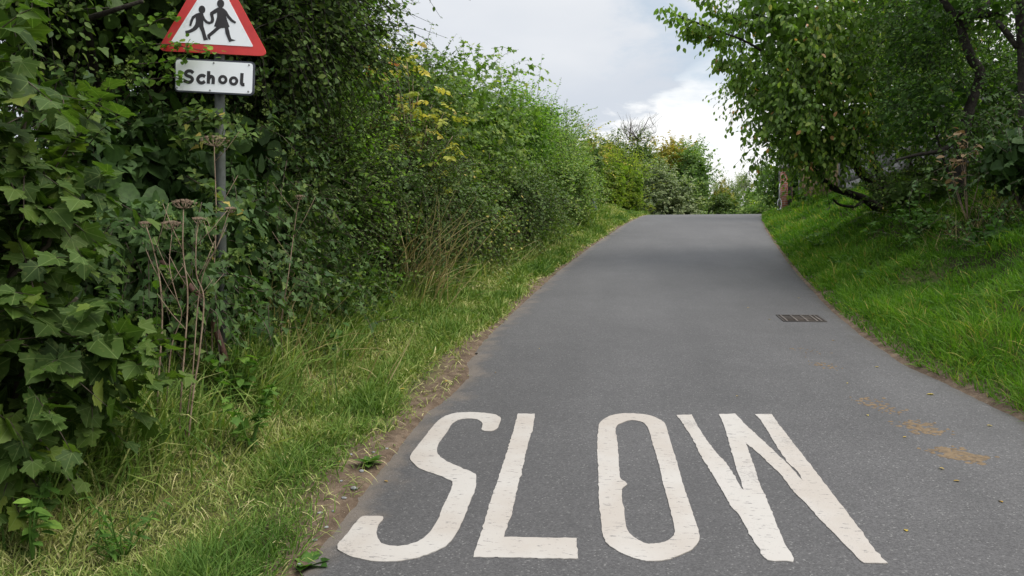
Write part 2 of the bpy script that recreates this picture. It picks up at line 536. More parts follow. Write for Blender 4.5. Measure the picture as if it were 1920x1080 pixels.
# --- ground material: soil and thatch
m_ground, k = new_mat('ground_soil')
oc = k.n('ShaderNodeTexCoord').outputs['Object']
de = k.n('ShaderNodeAttribute', attribute_name='edge').outputs['Fac']
side = k.n('ShaderNodeAttribute', attribute_name='side').outputs['Fac']
n1 = k.noise(oc, 9, 8, .65); n2 = k.noise(oc, 70, 5, .7); n3 = k.noise(oc, 1.7, 4)
soil = k.mix(k.ss(n1, .35, .7), (.085, .060, .042), (.17, .125, .09))
soil = k.mix(k.ss(n2, .58, .70), soil, (.27, .22, .17))
thatch = k.mix(k.ss(n1, .35, .65), (.035, .050, .014), (.10, .095, .035))
thatch = k.mix(k.ss(n2, .55, .7), thatch, (.15, .13, .06))
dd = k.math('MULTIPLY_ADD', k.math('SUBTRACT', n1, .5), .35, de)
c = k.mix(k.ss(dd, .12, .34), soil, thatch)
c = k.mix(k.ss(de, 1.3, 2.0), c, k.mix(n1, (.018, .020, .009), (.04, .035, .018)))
pb = k.n('ShaderNodeBsdfPrincipled', i={'Base Color': c, 'Roughness': .95, 'Specular IOR Level': .1})
b = k.n('ShaderNodeBump', i={'Strength': .9, 'Distance': .02, 'Height': k.math('ADD', n1, k.math('MULTIPLY', n2, .5))})
k.l(b.outputs[0], pb.inputs['Normal']); k.l(pb.outputs[0], k.out.inputs[0])

ys = np.concatenate([np.arange(-12, 0, 1.0), np.arange(0, 12, .12), np.arange(12, 36, .3), np.arange(36, 70, 2.0), np.array([75, 90, 120, 170, 250, 400, 700, 1200])])
offsL = np.concatenate([[-600, -250, -120, -60, -30, -18, -12, -8, -6, -5], np.arange(-4.4, -1.5, .3), np.arange(-1.5, -.0, .07), [-.0001]])
offsM = np.linspace(2000.02, 2000.98, 9)
offsR = np.concatenate([[.0001], np.arange(.05, .6, .07), np.arange(.6, 5, .25), [5.5, 6.5, 8, 12, 18, 30, 60, 120, 250, 600]])
offs = np.concatenate([offsL, offsM, offsR + 1000])
def gx(Y, O): return np.where(O < 500, xl(Y) + O, np.where(O > 1999, xl(Y) + (O - 2000) * (xr(Y) - xl(Y)), xr(Y) + O - 1000))
def gextra(x, y):
    dl, dr = xl(y) - x, x - xr(y)
    return {'edge': np.maximum(dl, dr * 1.6), 'side': (dr > 0).astype(float)}
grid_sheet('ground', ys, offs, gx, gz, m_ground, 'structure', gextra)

# --- road
m_road, k = new_mat('asphalt')
oc = k.n('ShaderNodeTexCoord').outputs['Object']
eL = k.n('ShaderNodeAttribute', attribute_name='el').outputs['Fac']
eR = k.n('ShaderNodeAttribute', attribute_name='er').outputs['Fac']
ag = k.n('ShaderNodeTexVoronoi', i={'Vector': oc, 'Scale': 150.0}, feature='F1')
agc = k.n('ShaderNodeSeparateColor', i={0: ag.outputs['Color']}).outputs[0]
fine = k.noise(oc, 240, 3, .7)
big = k.noise(oc, .55, 5, .6); mid = k.noise(oc, 3.5, 6, .6)
stretch = k.n('ShaderNodeMapping', i={0: oc, 3: (1.4, .12, 1)}).outputs[0]
lane = k.noise(stretch, 1.2, 4, .5)
c = k.mix(k.ss(agc, 0, 1), (.044, .0418, .042), (.080, .0765, .0765))
c = k.mix(k.ss(agc, .965, .985), c, (.145, .14, .135))
c = k.mix(k.ss(fine, .3, .5, .35, 0), c, (.045, .045, .048))
c = k.mix(1.0, c, k.n('ShaderNodeMapRange', i={0: big, 1: .3, 2: .7, 3: .84, 4: 1.14}).outputs[0], 'MULTIPLY')
c = k.mix(1.0, c, k.n('ShaderNodeMapRange', i={0: lane, 1: .3, 2: .7, 3: .87, 4: 1.10}).outputs[0], 'MULTIPLY')
c = k.mix(1.0, c, k.n('ShaderNodeMapRange', i={0: mid, 1: .3, 2: .7, 3: .93, 4: 1.07}).outputs[0], 'MULTIPLY')
dL = k.math('MULTIPLY_ADD', k.math('SUBTRACT', mid, .5), .55, eL)
c = k.mix(k.ss(dL, .0, .22, .65, 0), c, k.mix(k.ss(fine, .35, .65), (.11, .085, .064), (.22, .18, .145)))
dR = k.math('MULTIPLY_ADD', k.math('SUBTRACT', mid, .5), .35, eR)
c = k.mix(k.ss(dR, .0, .16, .6, 0), c, (.05, .042, .033))
pb = k.n('ShaderNodeBsdfPrincipled', i={'Base Color': c, 'Roughness': .72, 'Specular IOR Level': .5})
b = k.n('ShaderNodeBump', i={'Strength': .35, 'Distance': .004, 'Height': k.math('ADD', k.math('SUBTRACT', 1.0, ag.outputs['Distance']), k.math('MULTIPLY', fine, .5))})
k.l(b.outputs[0], pb.inputs['Normal']); k.l(pb.outputs[0], k.out.inputs[0])
rys = np.concatenate([np.arange(-12, 1, .5), np.arange(1, 14, .05), np.arange(14, 40, .15), np.arange(40, 130, 3.0)])
rof = np.concatenate([[0, .02], np.linspace(.06, .94, 24), [.98, 1.0]])
def ragL(y): return .035 * np.sin(y * 5.1) + .025 * np.sin(y * 13.7 + 1) + .015 * np.sin(y * 31 + 2)
def ragR(y): return .02 * np.sin(y * 6.3 + 2) + .015 * np.sin(y * 15.1) + .01 * np.sin(y * 37)
def rx(Y, O): return (xl(Y) + ragL(Y)) * (1 - O) + (xr(Y) + ragR(Y)) * O
def rz(X, Y):
    t = np.clip((X - xl(Y)) / (xr(Y) - xl(Y)), 0, 1)
    return zc(Y) + .004 - .03 * (np.maximum(0, 1 - t / .02) + np.maximum(0, (t - .98) / .02))
grid_sheet('road', rys, rof, rx, rz, m_road, 'structure', lambda x, y: {'el': x - xl(y), 'er': xr(y) - x})

# ------------------------------------------------------------------ road lettering
m_paint, k = new_mat('road_paint')
oc = k.n('ShaderNodeTexCoord').outputs['Object']
nz = k.noise(oc, 42, 7, .72)
st = k.noise(k.n('ShaderNodeMapping', i={0: oc, 3: (9, 40, 9)}).outputs[0], 2.0, 6, .7)
big = k.noise(oc, 2.2, 4)
c = k.mix(k.ss(big, .35, .65), (.345, .310, .275), (.385, .362, .335))
c = k.mix(k.ss(nz, .60, .72, 0, .55), c, (.27, .25, .23))
c = k.mix(k.ss(st, .60, .64), c, (.13, .125, .125))
wear = k.math('ADD', k.math('MULTIPLY', k.noise(oc, 3.2, 3), .55), k.math('MULTIPLY', k.noise(oc, 75, 5, .75), .55))
c = k.mix(k.ss(wear, .64, .70, 0, .35), c, (.11, .105, .105))
c = k.mix(k.ss(k.noise(oc, 130, 4, .7), .66, .71), c, (.12, .115, .115))
pb = k.n('ShaderNodeBsdfPrincipled', i={'Base Color': c, 'Roughness': .75, 'Specular IOR Level': .3})
b = k.n('ShaderNodeBump', i={'Strength': .25, 'Distance': .003, 'Height': nz})
k.l(b.outputs[0], pb.inputs['Normal']); k.l(pb.outputs[0], k.out.inputs[0])
def c7(L): return [(560 + a / 2.8235, 740 + b / 2.8235) for a, b in L]
def c8(L): return [(1200 + a / 2.667, 700 + b / 2.667) for a, b in L]
LS = c7([(965, 200), (975, 165), (965, 145), (930, 133), (880, 132), (835, 142), (805, 165), (790, 200), (745, 255), (727, 300), (745, 335), (790, 365), (870, 398), (925, 420), (941, 435), (940, 490), (915, 560), (880, 650), (840, 740), (790, 805), (740, 835), (650, 868), (560, 887), (450, 893), (350, 885), (265, 865), (205, 830), (203, 800), (240, 770), (290, 700), (325, 660), (340, 652), (450, 650), (445, 672), (425, 690), (412, 730), (418, 770), (440, 800), (500, 812), (570, 810), (640, 785), (690, 745), (730, 685), (765, 600), (795, 540), (815, 490), (815, 468), (780, 450), (700, 420), (640, 400), (600, 365), (586, 345), (600, 315), (640, 265), (690, 200), (730, 150), (770, 120), (830, 103), (900, 98), (980, 102), (1040, 110), (1068, 125), (1072, 140), (1045, 200)])
LL_ = c7([(1160, 107), (1250, 107), (1240, 190), (1215, 260), (1180, 420), (1150, 530), (1130, 640), (1100, 720), (1088, 762), (1470, 768), (1480, 875), (1470, 880), (925, 868), (945, 800), (985, 680), (1010, 590), (1060, 440), (1100, 320), (1130, 220)])
LO1 = [(1121.4, 802), (1126.7, 791.4), (1144.4, 780.7), (1169, 776.8), (1197.5, 777.5), (1222.5, 781.4), (1243, 791.9), (1248.7, 799.4), (1256, 827.5), (1265.6, 857.5), (1280.6, 910), (1295.6, 955), (1308.7, 996), (1313.6, 1013), (1301, 1032), (1275, 1045), (1245, 1055), (1215, 1056), (1197.5, 1053), (1169, 1043), (1144.4, 1028.6), (1131, 1014.5), (1127.7, 988), (1123, 949), (1122.4, 899.4), (1119.6, 842.7)]
LO2 = [(1153, 803.7), (1162, 796), (1183.3, 788.9), (1207, 793.5), (1217, 807), (1222.5, 831), (1235.6, 872.5), (1247, 925), (1256, 955), (1266.7, 1000), (1262, 1011), (1249, 1019), (1231, 1023.5), (1215, 1023.3), (1194, 1016), (1178, 1002), (1172, 984), (1171, 959.6), (1165.6, 934.8), (1166, 917), (1177, 911.8), (1171, 904.7), (1162, 901), (1160.3, 874.6), (1158.5, 835.6)]
LW = c8([(183, 215), (260, 213), (285, 265), (320, 320), (370, 390), (430, 455), (480, 530), (525, 612), (505, 545), (480, 480), (450, 370), (425, 280), (408, 240), (393, 210), (475, 208), (530, 265), (600, 330), (680, 405), (740, 462), (818, 550), (790, 500), (737, 452), (700, 395), (660, 335), (630, 280), (600, 235), (575, 210), (658, 210), (700, 270), (790, 385), (850, 460), (940, 580), (1040, 710), (1130, 830), (1205, 930), (1238, 958), (1120, 960), (1100, 945), (1000, 840), (900, 740), (840, 670), (770, 600), (700, 510), (640, 455), (580, 395), (530, 358), (545, 395), (570, 470), (600, 560), (650, 680), (690, 780), (720, 850), (768, 935), (765, 950), (640, 947), (620, 930), (570, 850), (500, 725), (450, 665), (380, 540), (310, 430), (260, 330), (210, 250)])
def paint_loop(L, soft):
    P = [on_road(*q)[:2] for q in L]
    for _ in range(2 if soft else 0):
        P = [q for i in range(len(P)) for q in (P[i] * .78 + P[(i + 1) % len(P)] * .22, P[i] * .22 + P[(i + 1) % len(P)] * .78)]
    out = []
    for i in range(len(P)):
        a, b = P[i], P[(i + 1) % len(P)]
        m = max(1, int(np.linalg.norm(b - a) / .022))
        for j in range(m):
            q = a + (b - a) * j / m
            jit = .0018 if j else .001
            out.append((q[0] + random.gauss(0, jit), q[1] + random.gauss(0, .002)))
    return out
slow = thing('road_marking', 'large worn white SLOW lettering painted across the grey road', 'road marking', (0.4, 4, zc(4.0)))
for loops in ([LS], [LL_], [LO1, LO2], [LW]):
    lo = [paint_loop(q, q is LS or q is LO1 or q is LO2) for q in loops]
    ac = Acc()
    poly_prism(ac, lo, np.array([1., 0, 0]), np.array([0, 0, 1.]), np.array([0, 1., 0]), np.zeros(3), .0045, .008)
    for V in ac.V: V[:, 2] += zc(V[:, 1])
    ac.build('letter', m_paint, slow)

# ------------------------------------------------------------------ school sign
m_red = plain_mat('sign_red', (.62, .05, .045), .35, col2=(.50, .04, .04), scale=9)
m_white, k = new_mat('sign_white')
oc = k.n('ShaderNodeTexCoord').outputs['Object']
nz = k.noise(oc, 5.5, 7, .62, .4)
c = k.mix(k.ss(nz, .55, .74), (.86, .88, .90), (.50, .52, .51))
pb = k.n('ShaderNodeBsdfPrincipled', i={'Base Color': c, 'Roughness': .35})
k.l(pb.outputs[0], k.out.inputs[0])
m_black = plain_mat('sign_black', (.035, .032, .034), .4, .3)
m_frame = plain_mat('sign_frame', (.06, .065, .085), .4, .3)
m_post = plain_mat('galvanised_post', (.068, .074, .070), .75, .35, 14, col2=(.042, .05, .038))
m_screw = plain_mat('zinc_screw', (.38, .37, .36), .35, .3, metal=.6)
SY = 4.46
SU = np.array([math.cos(YAW), math.sin(YAW), 0]); SV = np.array([0, 0, 1.]); SN = np.array([math.sin(YAW), -math.cos(YAW), 0])
S0 = at(404, 150, SY)
def sp(px, py):
    d = ray(px, py); o = np.array([0, 0, CAM_Z])
    t = np.dot(S0 - o, SN) / np.dot(d, SN)
    q = o + d * t - S0
    return (float(np.dot(q, SU)), float(q[2]))
def s1(L): return [sp(280 + a / 4.5, b / 4.5) for a, b in L]
def rounded(P, r, n=7):
    P = [np.array(p) for p in P]; out = []
    for i in range(len(P)):
        a, b, c_ = P[i - 1], P[i], P[(i + 1) % len(P)]
        u, v = (a - b) / np.linalg.norm(a - b), (c_ - b) / np.linalg.norm(c_ - b)
        ang = math.acos(np.clip(np.dot(u, v), -1, 1)); d = r / math.tan(ang / 2)
        p0, p1 = b + u * d, b + v * d
        for j in range(n + 1):
            t = j / n
            out.append(tuple((1 - t) ** 2 * p0 + 2 * t * (1 - t) * b + t * t * p1))
    return out
def circ(c_, rx_, ry_, n=20): return [(c_[0] + rx_ * math.cos(i * 2 * math.pi / n), c_[1] + ry_ * math.sin(i * 2 * math.pi / n)) for i in range(n)]
post_b = np.array([S0[0], S0[1] + .05, float(gz(S0[0], S0[1] + .05))])
sign = thing('school_sign', 'red triangular warning sign with two running children above a white School plate', 'road sign', post_b)
ac = Acc(); pt = S0 + np.array([0.0, .05, .78]); ac.tube([[post_b[0], post_b[1], post_b[2] - .2], [post_b[0], post_b[1], 1.5], pt], .030, 20)
ac.build('post', m_post, sign, smooth=True)
def slab(loops, t0, t1, nm, mat, par):
    a = Acc(); poly_prism(a, loops, SU, SN, SV, S0, t0, t1); return a.build(nm, mat, par)
tri_o = rounded([sp(296, 96.0), sp(505, 106.5), sp(401, -85)], .034)
tri_i = rounded([sp(322, 80), sp(476.6, 89), sp(404, -50)], .006, 3)
tp = slab([tri_o], .0, .012, 'warning_plate', m_red, sign)
slab([tri_i], .012, .0145, 'white_panel', m_white, tp)
boy = s1([(432, 115), (405, 122), (370, 145), (355, 180), (346, 222), (362, 228), (372, 195), (385, 165), (400, 152), (402, 185), (395, 215), (375, 242), (345, 260), (312, 268), (322, 315), (334, 312), (334, 290), (375, 275), (405, 258), (428, 232), (448, 275), (468, 348), (505, 340), (492, 320), (478, 270), (465, 225), (464, 180), (485, 202), (515, 212), (545, 200), (535, 186), (515, 190), (500, 185), (480, 165), (468, 140), (462, 118)])
girl = s1([(590, 70), (560, 85), (522, 112), (520, 130), (530, 165), (525, 188), (548, 198), (556, 175), (548, 130), (580, 112), (580, 150), (568, 190), (555, 228), (575, 235), (545, 262), (505, 295), (497, 300), (500, 325), (515, 342), (524, 338), (522, 315), (560, 285), (590, 258), (612, 242), (645, 242), (650, 285), (668, 330), (682, 360), (735, 345), (700, 335), (690, 305), (680, 260), (674, 238), (684, 232), (662, 170), (655, 140), (668, 160), (695, 188), (732, 206), (741, 192), (710, 170), (680, 135), (660, 100), (640, 82), (622, 72)])
ax = (sp(300, 0)[0] - sp(299, 0)[0]) / 4.5
for body, hc, hr in ((boy, (453, 88), (28, 33)), (girl, (610, 38), (30, 36))):
    a = Acc()
    poly_prism(a, [body], SU, SN, SV, S0, .0145, .0165)
    poly_prism(a, [circ(s1([hc])[0], hr[0] * ax, hr[1] * ax)], SU, SN, SV, S0, .0145, .0169)
    a.build('child_pictogram', m_black, tp)
pl_o = rounded(s1([(220, 775), (886, 810), (895, 526), (222, 492)]), .026)
pl_i = rounded(s1([(230, 764), (872, 797), (881, 540), (232, 506)]), .020)
pp = slab([pl_o], .0, .012, 'name_plate', m_frame, sign)
slab([pl_i], .012, .0145, 'white_panel', m_white, pp)
def stroke_loop(P, wd):
    P = np.array(P); T = np.gradient(P, axis=0); T /= np.linalg.norm(T, axis=1)[:, None]
    Nn = np.stack([-T[:, 1], T[:, 0]], 1) * wd / 2
    return [tuple(q) for q in P - Nn] + [tuple(q) for q in (P + Nn)[::-1]]
def spline(P, n=6):
    P = np.array(P, float); out = []
    Q = np.vstack([2 * P[0] - P[1], P, 2 * P[-1] - P[-2]])
    for i in range(1, len(Q) - 2):
        for t in np.linspace(0, 1, n, endpoint=False):
            out.append(.5 * ((2 * Q[i]) + (-Q[i - 1] + Q[i + 1]) * t + (2 * Q[i - 1] - 5 * Q[i] + 4 * Q[i + 1] - Q[i + 2]) * t * t + (-Q[i - 1] + 3 * Q[i] - 3 * Q[i + 1] + Q[i + 2]) * t ** 3))
    out.append(P[-1]); return np.array(out)
sw = 27 * ax
txt = Acc()
def ink(loops, o=.0): poly_prism(txt, loops, SU, SN, SV, S0, .0145, .0163 + o)
ink([stroke_loop(spline(s1([(379, 622), (362, 606), (338, 604), (320, 615), (316, 632), (332, 645), (358, 655), (372, 671), (364, 691), (338, 699), (300, 684)])), sw)])
ink([stroke_loop(spline(s1([(479, 652), (462, 642), (440, 644), (421, 662), (419, 683), (434, 701), (456, 704), (478, 692)])), sw)])
ink([stroke_loop(np.array(s1([(510, 605), (508, 660), (506, 711)])), sw)])
ink([stroke_loop(spline(s1([(511, 668), (522, 652), (538, 652), (548, 668), (546, 714)])), sw)], .0004)
for cx, cy in ((628, 677), (719, 688)):
    q = s1([(cx, cy)])[0]
    ink([circ(q, 39 * ax, 39 * ax, 28), circ(q, 15.5 * ax, 16 * ax, 28)[::-1]])
ink([stroke_loop(spline(s1([(790, 622), (787, 670), (786, 706), (794, 719), (810, 718)])), sw)])
txt.build('lettering', m_black, pp)
for q in s1([(552, 537), (848, 555), (842, 778), (520, 768), (242, 745)]):
    slab([circ(q, .0055, .0055, 12)], .0145, .0175, 'screw', m_screw, pp)
a = Acc()
for zo in (.2, -.04):
    a = Acc(); a.box(S0 + np.array([0, .048, zo]), (.055, .036, .012)); a.build('clamp', m_post, sign)

# ------------------------------------------------------------------ foliage materials
G = lambda a, b, c_: (a, b, c_)
m_syc = leaf_mat('sycamore_leaf', [(0, (.022, .052, .013)), (.5, (.045, .095, .022)), (.85, (.080, .145, .030)), (1, (.115, .17, .036))], .42, .35, veins=True, gain=1.1)
m_sych = leaf_mat('hedge_sycamore_leaf', [(0, (.026, .056, .015)), (.6, (.058, .110, .026)), (1, (.12, .165, .035))], .42, .35, gain=2.1)
m_elm = leaf_mat('elm_leaf', [(0, (.020, .050, .012)), (.55, (.050, .110, .020)), (1, (.10, .18, .03))], .45, .4, gain=2.1)
m_dark = leaf_mat('dark_leaf', [(0, (.014, .034, .010)), (.6, (.035, .070, .018)), (1, (.07, .11, .03))], .42, .3, gain=1.9)
m_ivy = leaf_mat('ivy_leaf', [(0, (.013, .034, .011)), (.6, (.028, .062, .018)), (1, (.06, .10, .026))], .48, .2, spec=.35, gain=1.8)
m_bram = leaf_mat('bramble_leaf', [(0, (.020, .045, .014)), (.6, (.045, .085, .024)), (.93, (.08, .12, .03)), (1, (.20, .16, .05))], .4, .3, gain=2)
m_yel = leaf_mat('yellow_ash_leaf', [(0, (.08, .15, .025)), (.4, (.20, .26, .05)), (.75, (.44, .40, .11)), (.95, (.52, .42, .18)), (1, (.35, .14, .07))], .5, .35, (1.2, 1.2, .6), gain=1.2)
m_cherry = leaf_mat('cherry_leaf', [(0, (.027, .056, .012)), (.5, (.054, .110, .022)), (.86, (.100, .162, .034)), (.98, (.18, .19, .05)), (1, (.22, .11, .05))], .32, .45, spec=.5, gain=2.15)
m_haw = leaf_mat('hawthorn_leaf', [(0, (.014, .038, .010)), (.6, (.034, .080, .016)), (1, (.08, .14, .03))], .4, .4, gain=1.75)
m_lime = leaf_mat('lime_green_leaf', [(0, (.05, .10, .02)), (.5, (.12, .20, .03)), (1, (.26, .30, .05))], .5, .45, gain=1.5)
m_grey = leaf_mat('grey_willow_leaf', [(0, (.055, .09, .05)), (.6, (.12, .17, .095)), (1, (.22, .26, .18))], .5, .3, gain=1.8)
m_mid = leaf_mat('far_green_leaf', [(0, (.035, .075, .025)), (.6, (.065, .12, .038)), (1, (.12, .17, .05))], .5, .35, gain=2.1)
m_gold = leaf_mat('golden_leaf', [(0, (.09, .13, .025)), (.45, (.19, .20, .035)), (.8, (.30, .25, .045)), (1, (.34, .21, .05))], .5, .35, (1.2, 1.2, .5), gain=1.35)
m_brown = leaf_mat('withered_leaf', [(0, (.12, .085, .05)), (.6, (.30, .20, .12)), (1, (.42, .30, .20))], .6, .3, (1.2, 1.1, .8), gain=1.0)
m_gr_l = leaf_mat('verge_grass', [(0, (.032, .075, .016)), (.40, (.070, .130, .030)), (.60, (.125, .165, .058)), (.80, (.22, .22, .105)), (1, (.34, .30, .18))], .5, .3, (1.15, 1.3, .5), gain=1.9)
m_gr_r = leaf_mat('bank_grass', [(0, (.026, .075, .010)), (.5, (.055, .145, .016)), (.9, (.105, .205, .03)), (1, (.22, .23, .07))], .45, .42, (1.15, 1.35, .5), gain=1.3)
m_straw = leaf_mat('straw', [(0, (.13, .12, .05)), (.5, (.30, .25, .12)), (1, (.48, .41, .24))], .6, .3, (1.1, 1.0, .8), gain=1.0)
m_weed = leaf_mat('weed_leaf', [(0, (.025, .07, .016)), (.6, (.055, .13, .028)), (1, (.10, .20, .04))], .45, .35)
m_bark = plain_mat('dark_bark', (.022, .018, .015), .9, .5, 22, col2=(.045, .040, .032), bump=.8, spec=.15)
m_twig = plain_mat('twig_bark', (.075, .058, .040), .85, .4, 30)
m_stalk = plain_mat('dry_stalk', (.29, .215, .15), .85, .4, 25, col2=(.16, .105, .07))

# ------------------------------------------------------------------ grass
def scatter_grass(n, yr, latf, side, ypow):
    y = yr[0] + (yr[1] - yr[0]) * rng.random(n) ** ypow
    return y
def blades(fol, x, y, ln, wd, tint, tilt=.35, lean=(0, 0)):
    n = len(x)
    P = np.stack([x, y, gz(x, y) - .01], 1)
    D = np.stack([rng.normal(lean[0], tilt, n), rng.normal(lean[1], tilt, n), np.ones(n)], 1)
    a = rng.uniform(0, 6.28, n)
    N = np.stack([np.cos(a), np.sin(a), np.zeros(n) + .1], 1)
    kk = rng.integers(0, 4, n)
    for b_ in range(4):
        m = kk == b_
        fol.put('blade%d' % b_, P[m], D[m], N[m], ln[m], tint[m], (wd / (ln * .03))[m])

def dirtw(y):   # width of the bare soil strip
    return .10 + .06 * np.sin(y * 1.3 + .6) + .05 * np.sin(y * 3.7) + .16 * np.exp(-((y - 5.9) / .9) ** 2) + .12 * np.exp(-((y - 3.6) / .8) ** 2)

fv = Foliage()
n = 150000
y = 1.6 + 32 * rng.random(n) ** 2.2
latmax = np.interp(y, [2, 5, 8, 15, 25, 33], [1.7, 1.5, 1.35, 1.1, 1.15, 1.6])
lat = latmax * rng.random(n)
x = xl(y) - lat
keep = (lat > dirtw(y) + rng.normal(0, .05, n)) | (rng.random(n) < .05)
x, y, lat = x[keep], y[keep], lat[keep]
P2 = np.stack([x, y, x * 0], 1)
pn = lownoise(P2, 2.4, 3); pn2 = lownoise(P2, 6, 4)
tuft = smooth((pn + .1) / .7)
edge_near = np.exp(-((lat - dirtw(y) - .15) / .16) ** 2)
hedgeside = smooth((lat - .75) / .6)
ln = (.045 + .05 * tuft + .075 * edge_near * (pn2 > -.2) + .09 * hedgeside * np.clip(pn2 + .4, 0, 1)) * rng.uniform(.6, 1.5, len(x))
tint = np.clip(.60 - .30 * tuft - .26 * edge_near + .12 * pn2 + rng.normal(0, .17, len(x)) - .1 * hedgeside, 0, 1)
wd = .0028 * np.maximum(1, y / 3.2) * rng.uniform(.7, 1.4, len(x))
blades(fv, x, y, ln, wd, tint, .55)
# mown clippings lying flat
n = 9000
y = 1.6 + 26 * rng.random(n) ** 2.2; lat = -.03 + 1.25 * rng.random(n); x = xl(y) - lat
P = np.stack([x, y, gz(x, y) + rng.uniform(.01, .05, n)], 1)
a = rng.uniform(0, 6.28, n); D = np.stack([np.cos(a), np.sin(a), rng.normal(0, .2, n)], 1)
fv.put('blade1', P, D, np.tile([0, 0, 1.], (n, 1)), rng.uniform(.04, .11, n), np.clip(rng.normal(.68, .2, n), 0, 1), np.maximum(.8, y / 4))
tag(fv.build('verge_grass', m_gr_l), 'short pale mown grass on the verge left of the road', 'grass', kind='stuff')

fb = Foliage()
n = 245000
y = 2.4 + 29 * rng.random(n) ** 1.75
lat = 4.2 * rng.random(n) ** 1.15
x = xr(y) + lat + .02
P2 = np.stack([x, y, x * 0], 1)
pn = lownoise(P2, 1.6, 13); pn2 = lownoise(P2, 5, 14)
keep = rng.random(n) < np.where(lat < .12, .5, np.where(pn2 > -.75, 1, .35))
x, y, lat, pn, pn2 = x[keep], y[keep], lat[keep], pn[keep], pn2[keep]
ln = (.075 + .09 * np.clip(pn + .3, 0, 1.2) + .10 * np.clip(pn2, 0, 1)) * rng.uniform(.6, 1.45, len(x)) * np.interp(lat, [0, .3], [.6, 1])
tint = np.clip(.42 + .30 * pn + .20 * pn2 + rng.normal(0, .2, len(x)) + .55 * (rng.random(len(x)) < .04), 0, 1)
wd = .0036 * np.maximum(1, y / 6.0) * rng.uniform(.7, 1.4, len(x))
blades(fb, x, y, ln, wd, tint, .5, (-.25, 0))
tag(fb.build('bank_grass', m_gr_r), 'lush bright green grass covering the sloping bank right of the road', 'grass', kind='stuff')

# taller grass at the foot of the hedge
ft = Foliage()
na, nb_, nc_ = 9000, 1800, 11000
y = np.concatenate([rng.normal(4.05, .6, na), rng.normal(2.5, .4, nb_), 3.5 + 22 * rng.random(nc_) ** 1.4])
lat = np.interp(y, [2, 4, 8, 15, 25], [1.45, 1.20, 1.05, .88, .95]) + np.concatenate([rng.normal(.0, .22, na), rng.normal(0, .15, nb_), rng.normal(0, .14, nc_)])
n = len(y)
x = xl(y) - lat
P2 = np.stack([x, y, x * 0], 1)
keep = lownoise(P2, 3.5, 33) > -.35
x, y = x[keep], y[keep]; n = len(x)
blades(ft, x, y, rng.uniform(.13, .44, n) * np.interp(y, [2, 5, 10], [.8, 1, .8]), .0045 * np.maximum(1, y / 5) * rng.uniform(.7, 1.4, n), np.clip(rng.normal(.36, .2, n), 0, 1), .33, (.12, 0))
tag(ft.build('tall_grass', m_gr_l), 'long uncut green grass along the foot of the left hedge', 'grass', kind='stuff')

# ------------------------------------------------------------------ left side shrubs
def shrub(name, label, cat, blobs, mat, kind, size, dens, per=8, L=.45, group=None, base=None, stem_r=.03, nst=6, seed=1, mtwig=None, leafco=False, whips=0, extra=None, **kw):
    c0 = np.asarray(blobs[0][0], float)
    if base is None: base = (c0[0], c0[1], float(gz(c0[0], c0[1])))
    t = thing(name, label, cat, base, group)
    fol, st, tw = Foliage(True), Acc(), Acc()
    for j, (c_, r) in enumerate(blobs):
        r = np.asarray(r, float); c_ = np.asarray(c_, float)
        area = 4 * math.pi * ((r[0] * r[1]) ** 1.6 / 3 + (r[0] * r[2]) ** 1.6 / 3 + (r[1] * r[2]) ** 1.6 / 3) ** (1 / 1.6)
        ns = int(area * dens / (size * size * .35) / per * .62)
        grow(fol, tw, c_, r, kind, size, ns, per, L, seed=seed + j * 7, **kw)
        q, _ = blob_points(nst, c_, r, 2.4, .1, seed + j, .45, .8, 1)
        stems(st, base, q, stem_r, .007)
        if whips:
            wn = whips
            u = np.stack([rng.uniform(-.8, .8, wn), rng.uniform(-.9, .9, wn), np.ones(wn)], 1)
            O = c_ + r * u * np.array([1, 1, .82])
            D = unit(np.stack([rng.normal(0, .18, wn), rng.normal(0, .18, wn), np.ones(wn)], 1))
            LW_ = rng.uniform(.5, 1.15, wn)
            tw.twigs(O, D, LW_, np.zeros(wn), np.full(wn, .005))
            pw = 16
            tt = (np.arange(pw)[None] + rng.random((wn, pw))) / pw
            pos = (O[:, None] + D[:, None] * (LW_[:, None] * tt)[:, :, None]).reshape(-1, 3)
            a = rng.uniform(0, 6.28, len(pos))
            ld = np.stack([np.cos(a), np.sin(a), rng.normal(.35, .3, len(pos))], 1)
            fol.put(kind, pos, ld, np.array([0, 0, 1.]) + rng.normal(0, .4, pos.shape), size * rng.uniform(.5, .95, len(pos)), np.clip(rng.normal(.7, .2, len(pos)), 0, 1))
    if extra: extra(fol, st)
    fol.build('foliage', mat, t, leafco, tw, mtwig or m_twig)
    st.build('stem', mtwig or m_twig, t)
    return t

def seg(y0, y1, h, off, rxx, zlo=0.0, lean=0.0):
    """hedge length: box of leaves whose road face stands off metres left of the kerb"""
    ym = (y0 + y1) / 2
    zb = float(zc(ym))
    return ((float(xl(ym)) - off - rxx, ym, zb + (h + zlo) / 2 + .1), (rxx, (y1 - y0) / 2 * 1.12, (h - zlo) / 2 + .05))

def pxblob(px0, px1, py0, py1, Y, ry=None):
    a, b = at(px0, py1, Y), at(px1, py0, Y)
    rx_ = (b[0] - a[0]) / 2
    return ((a + b) / 2, (rx_, ry or rx_, (b[2] - a[2]) / 2))
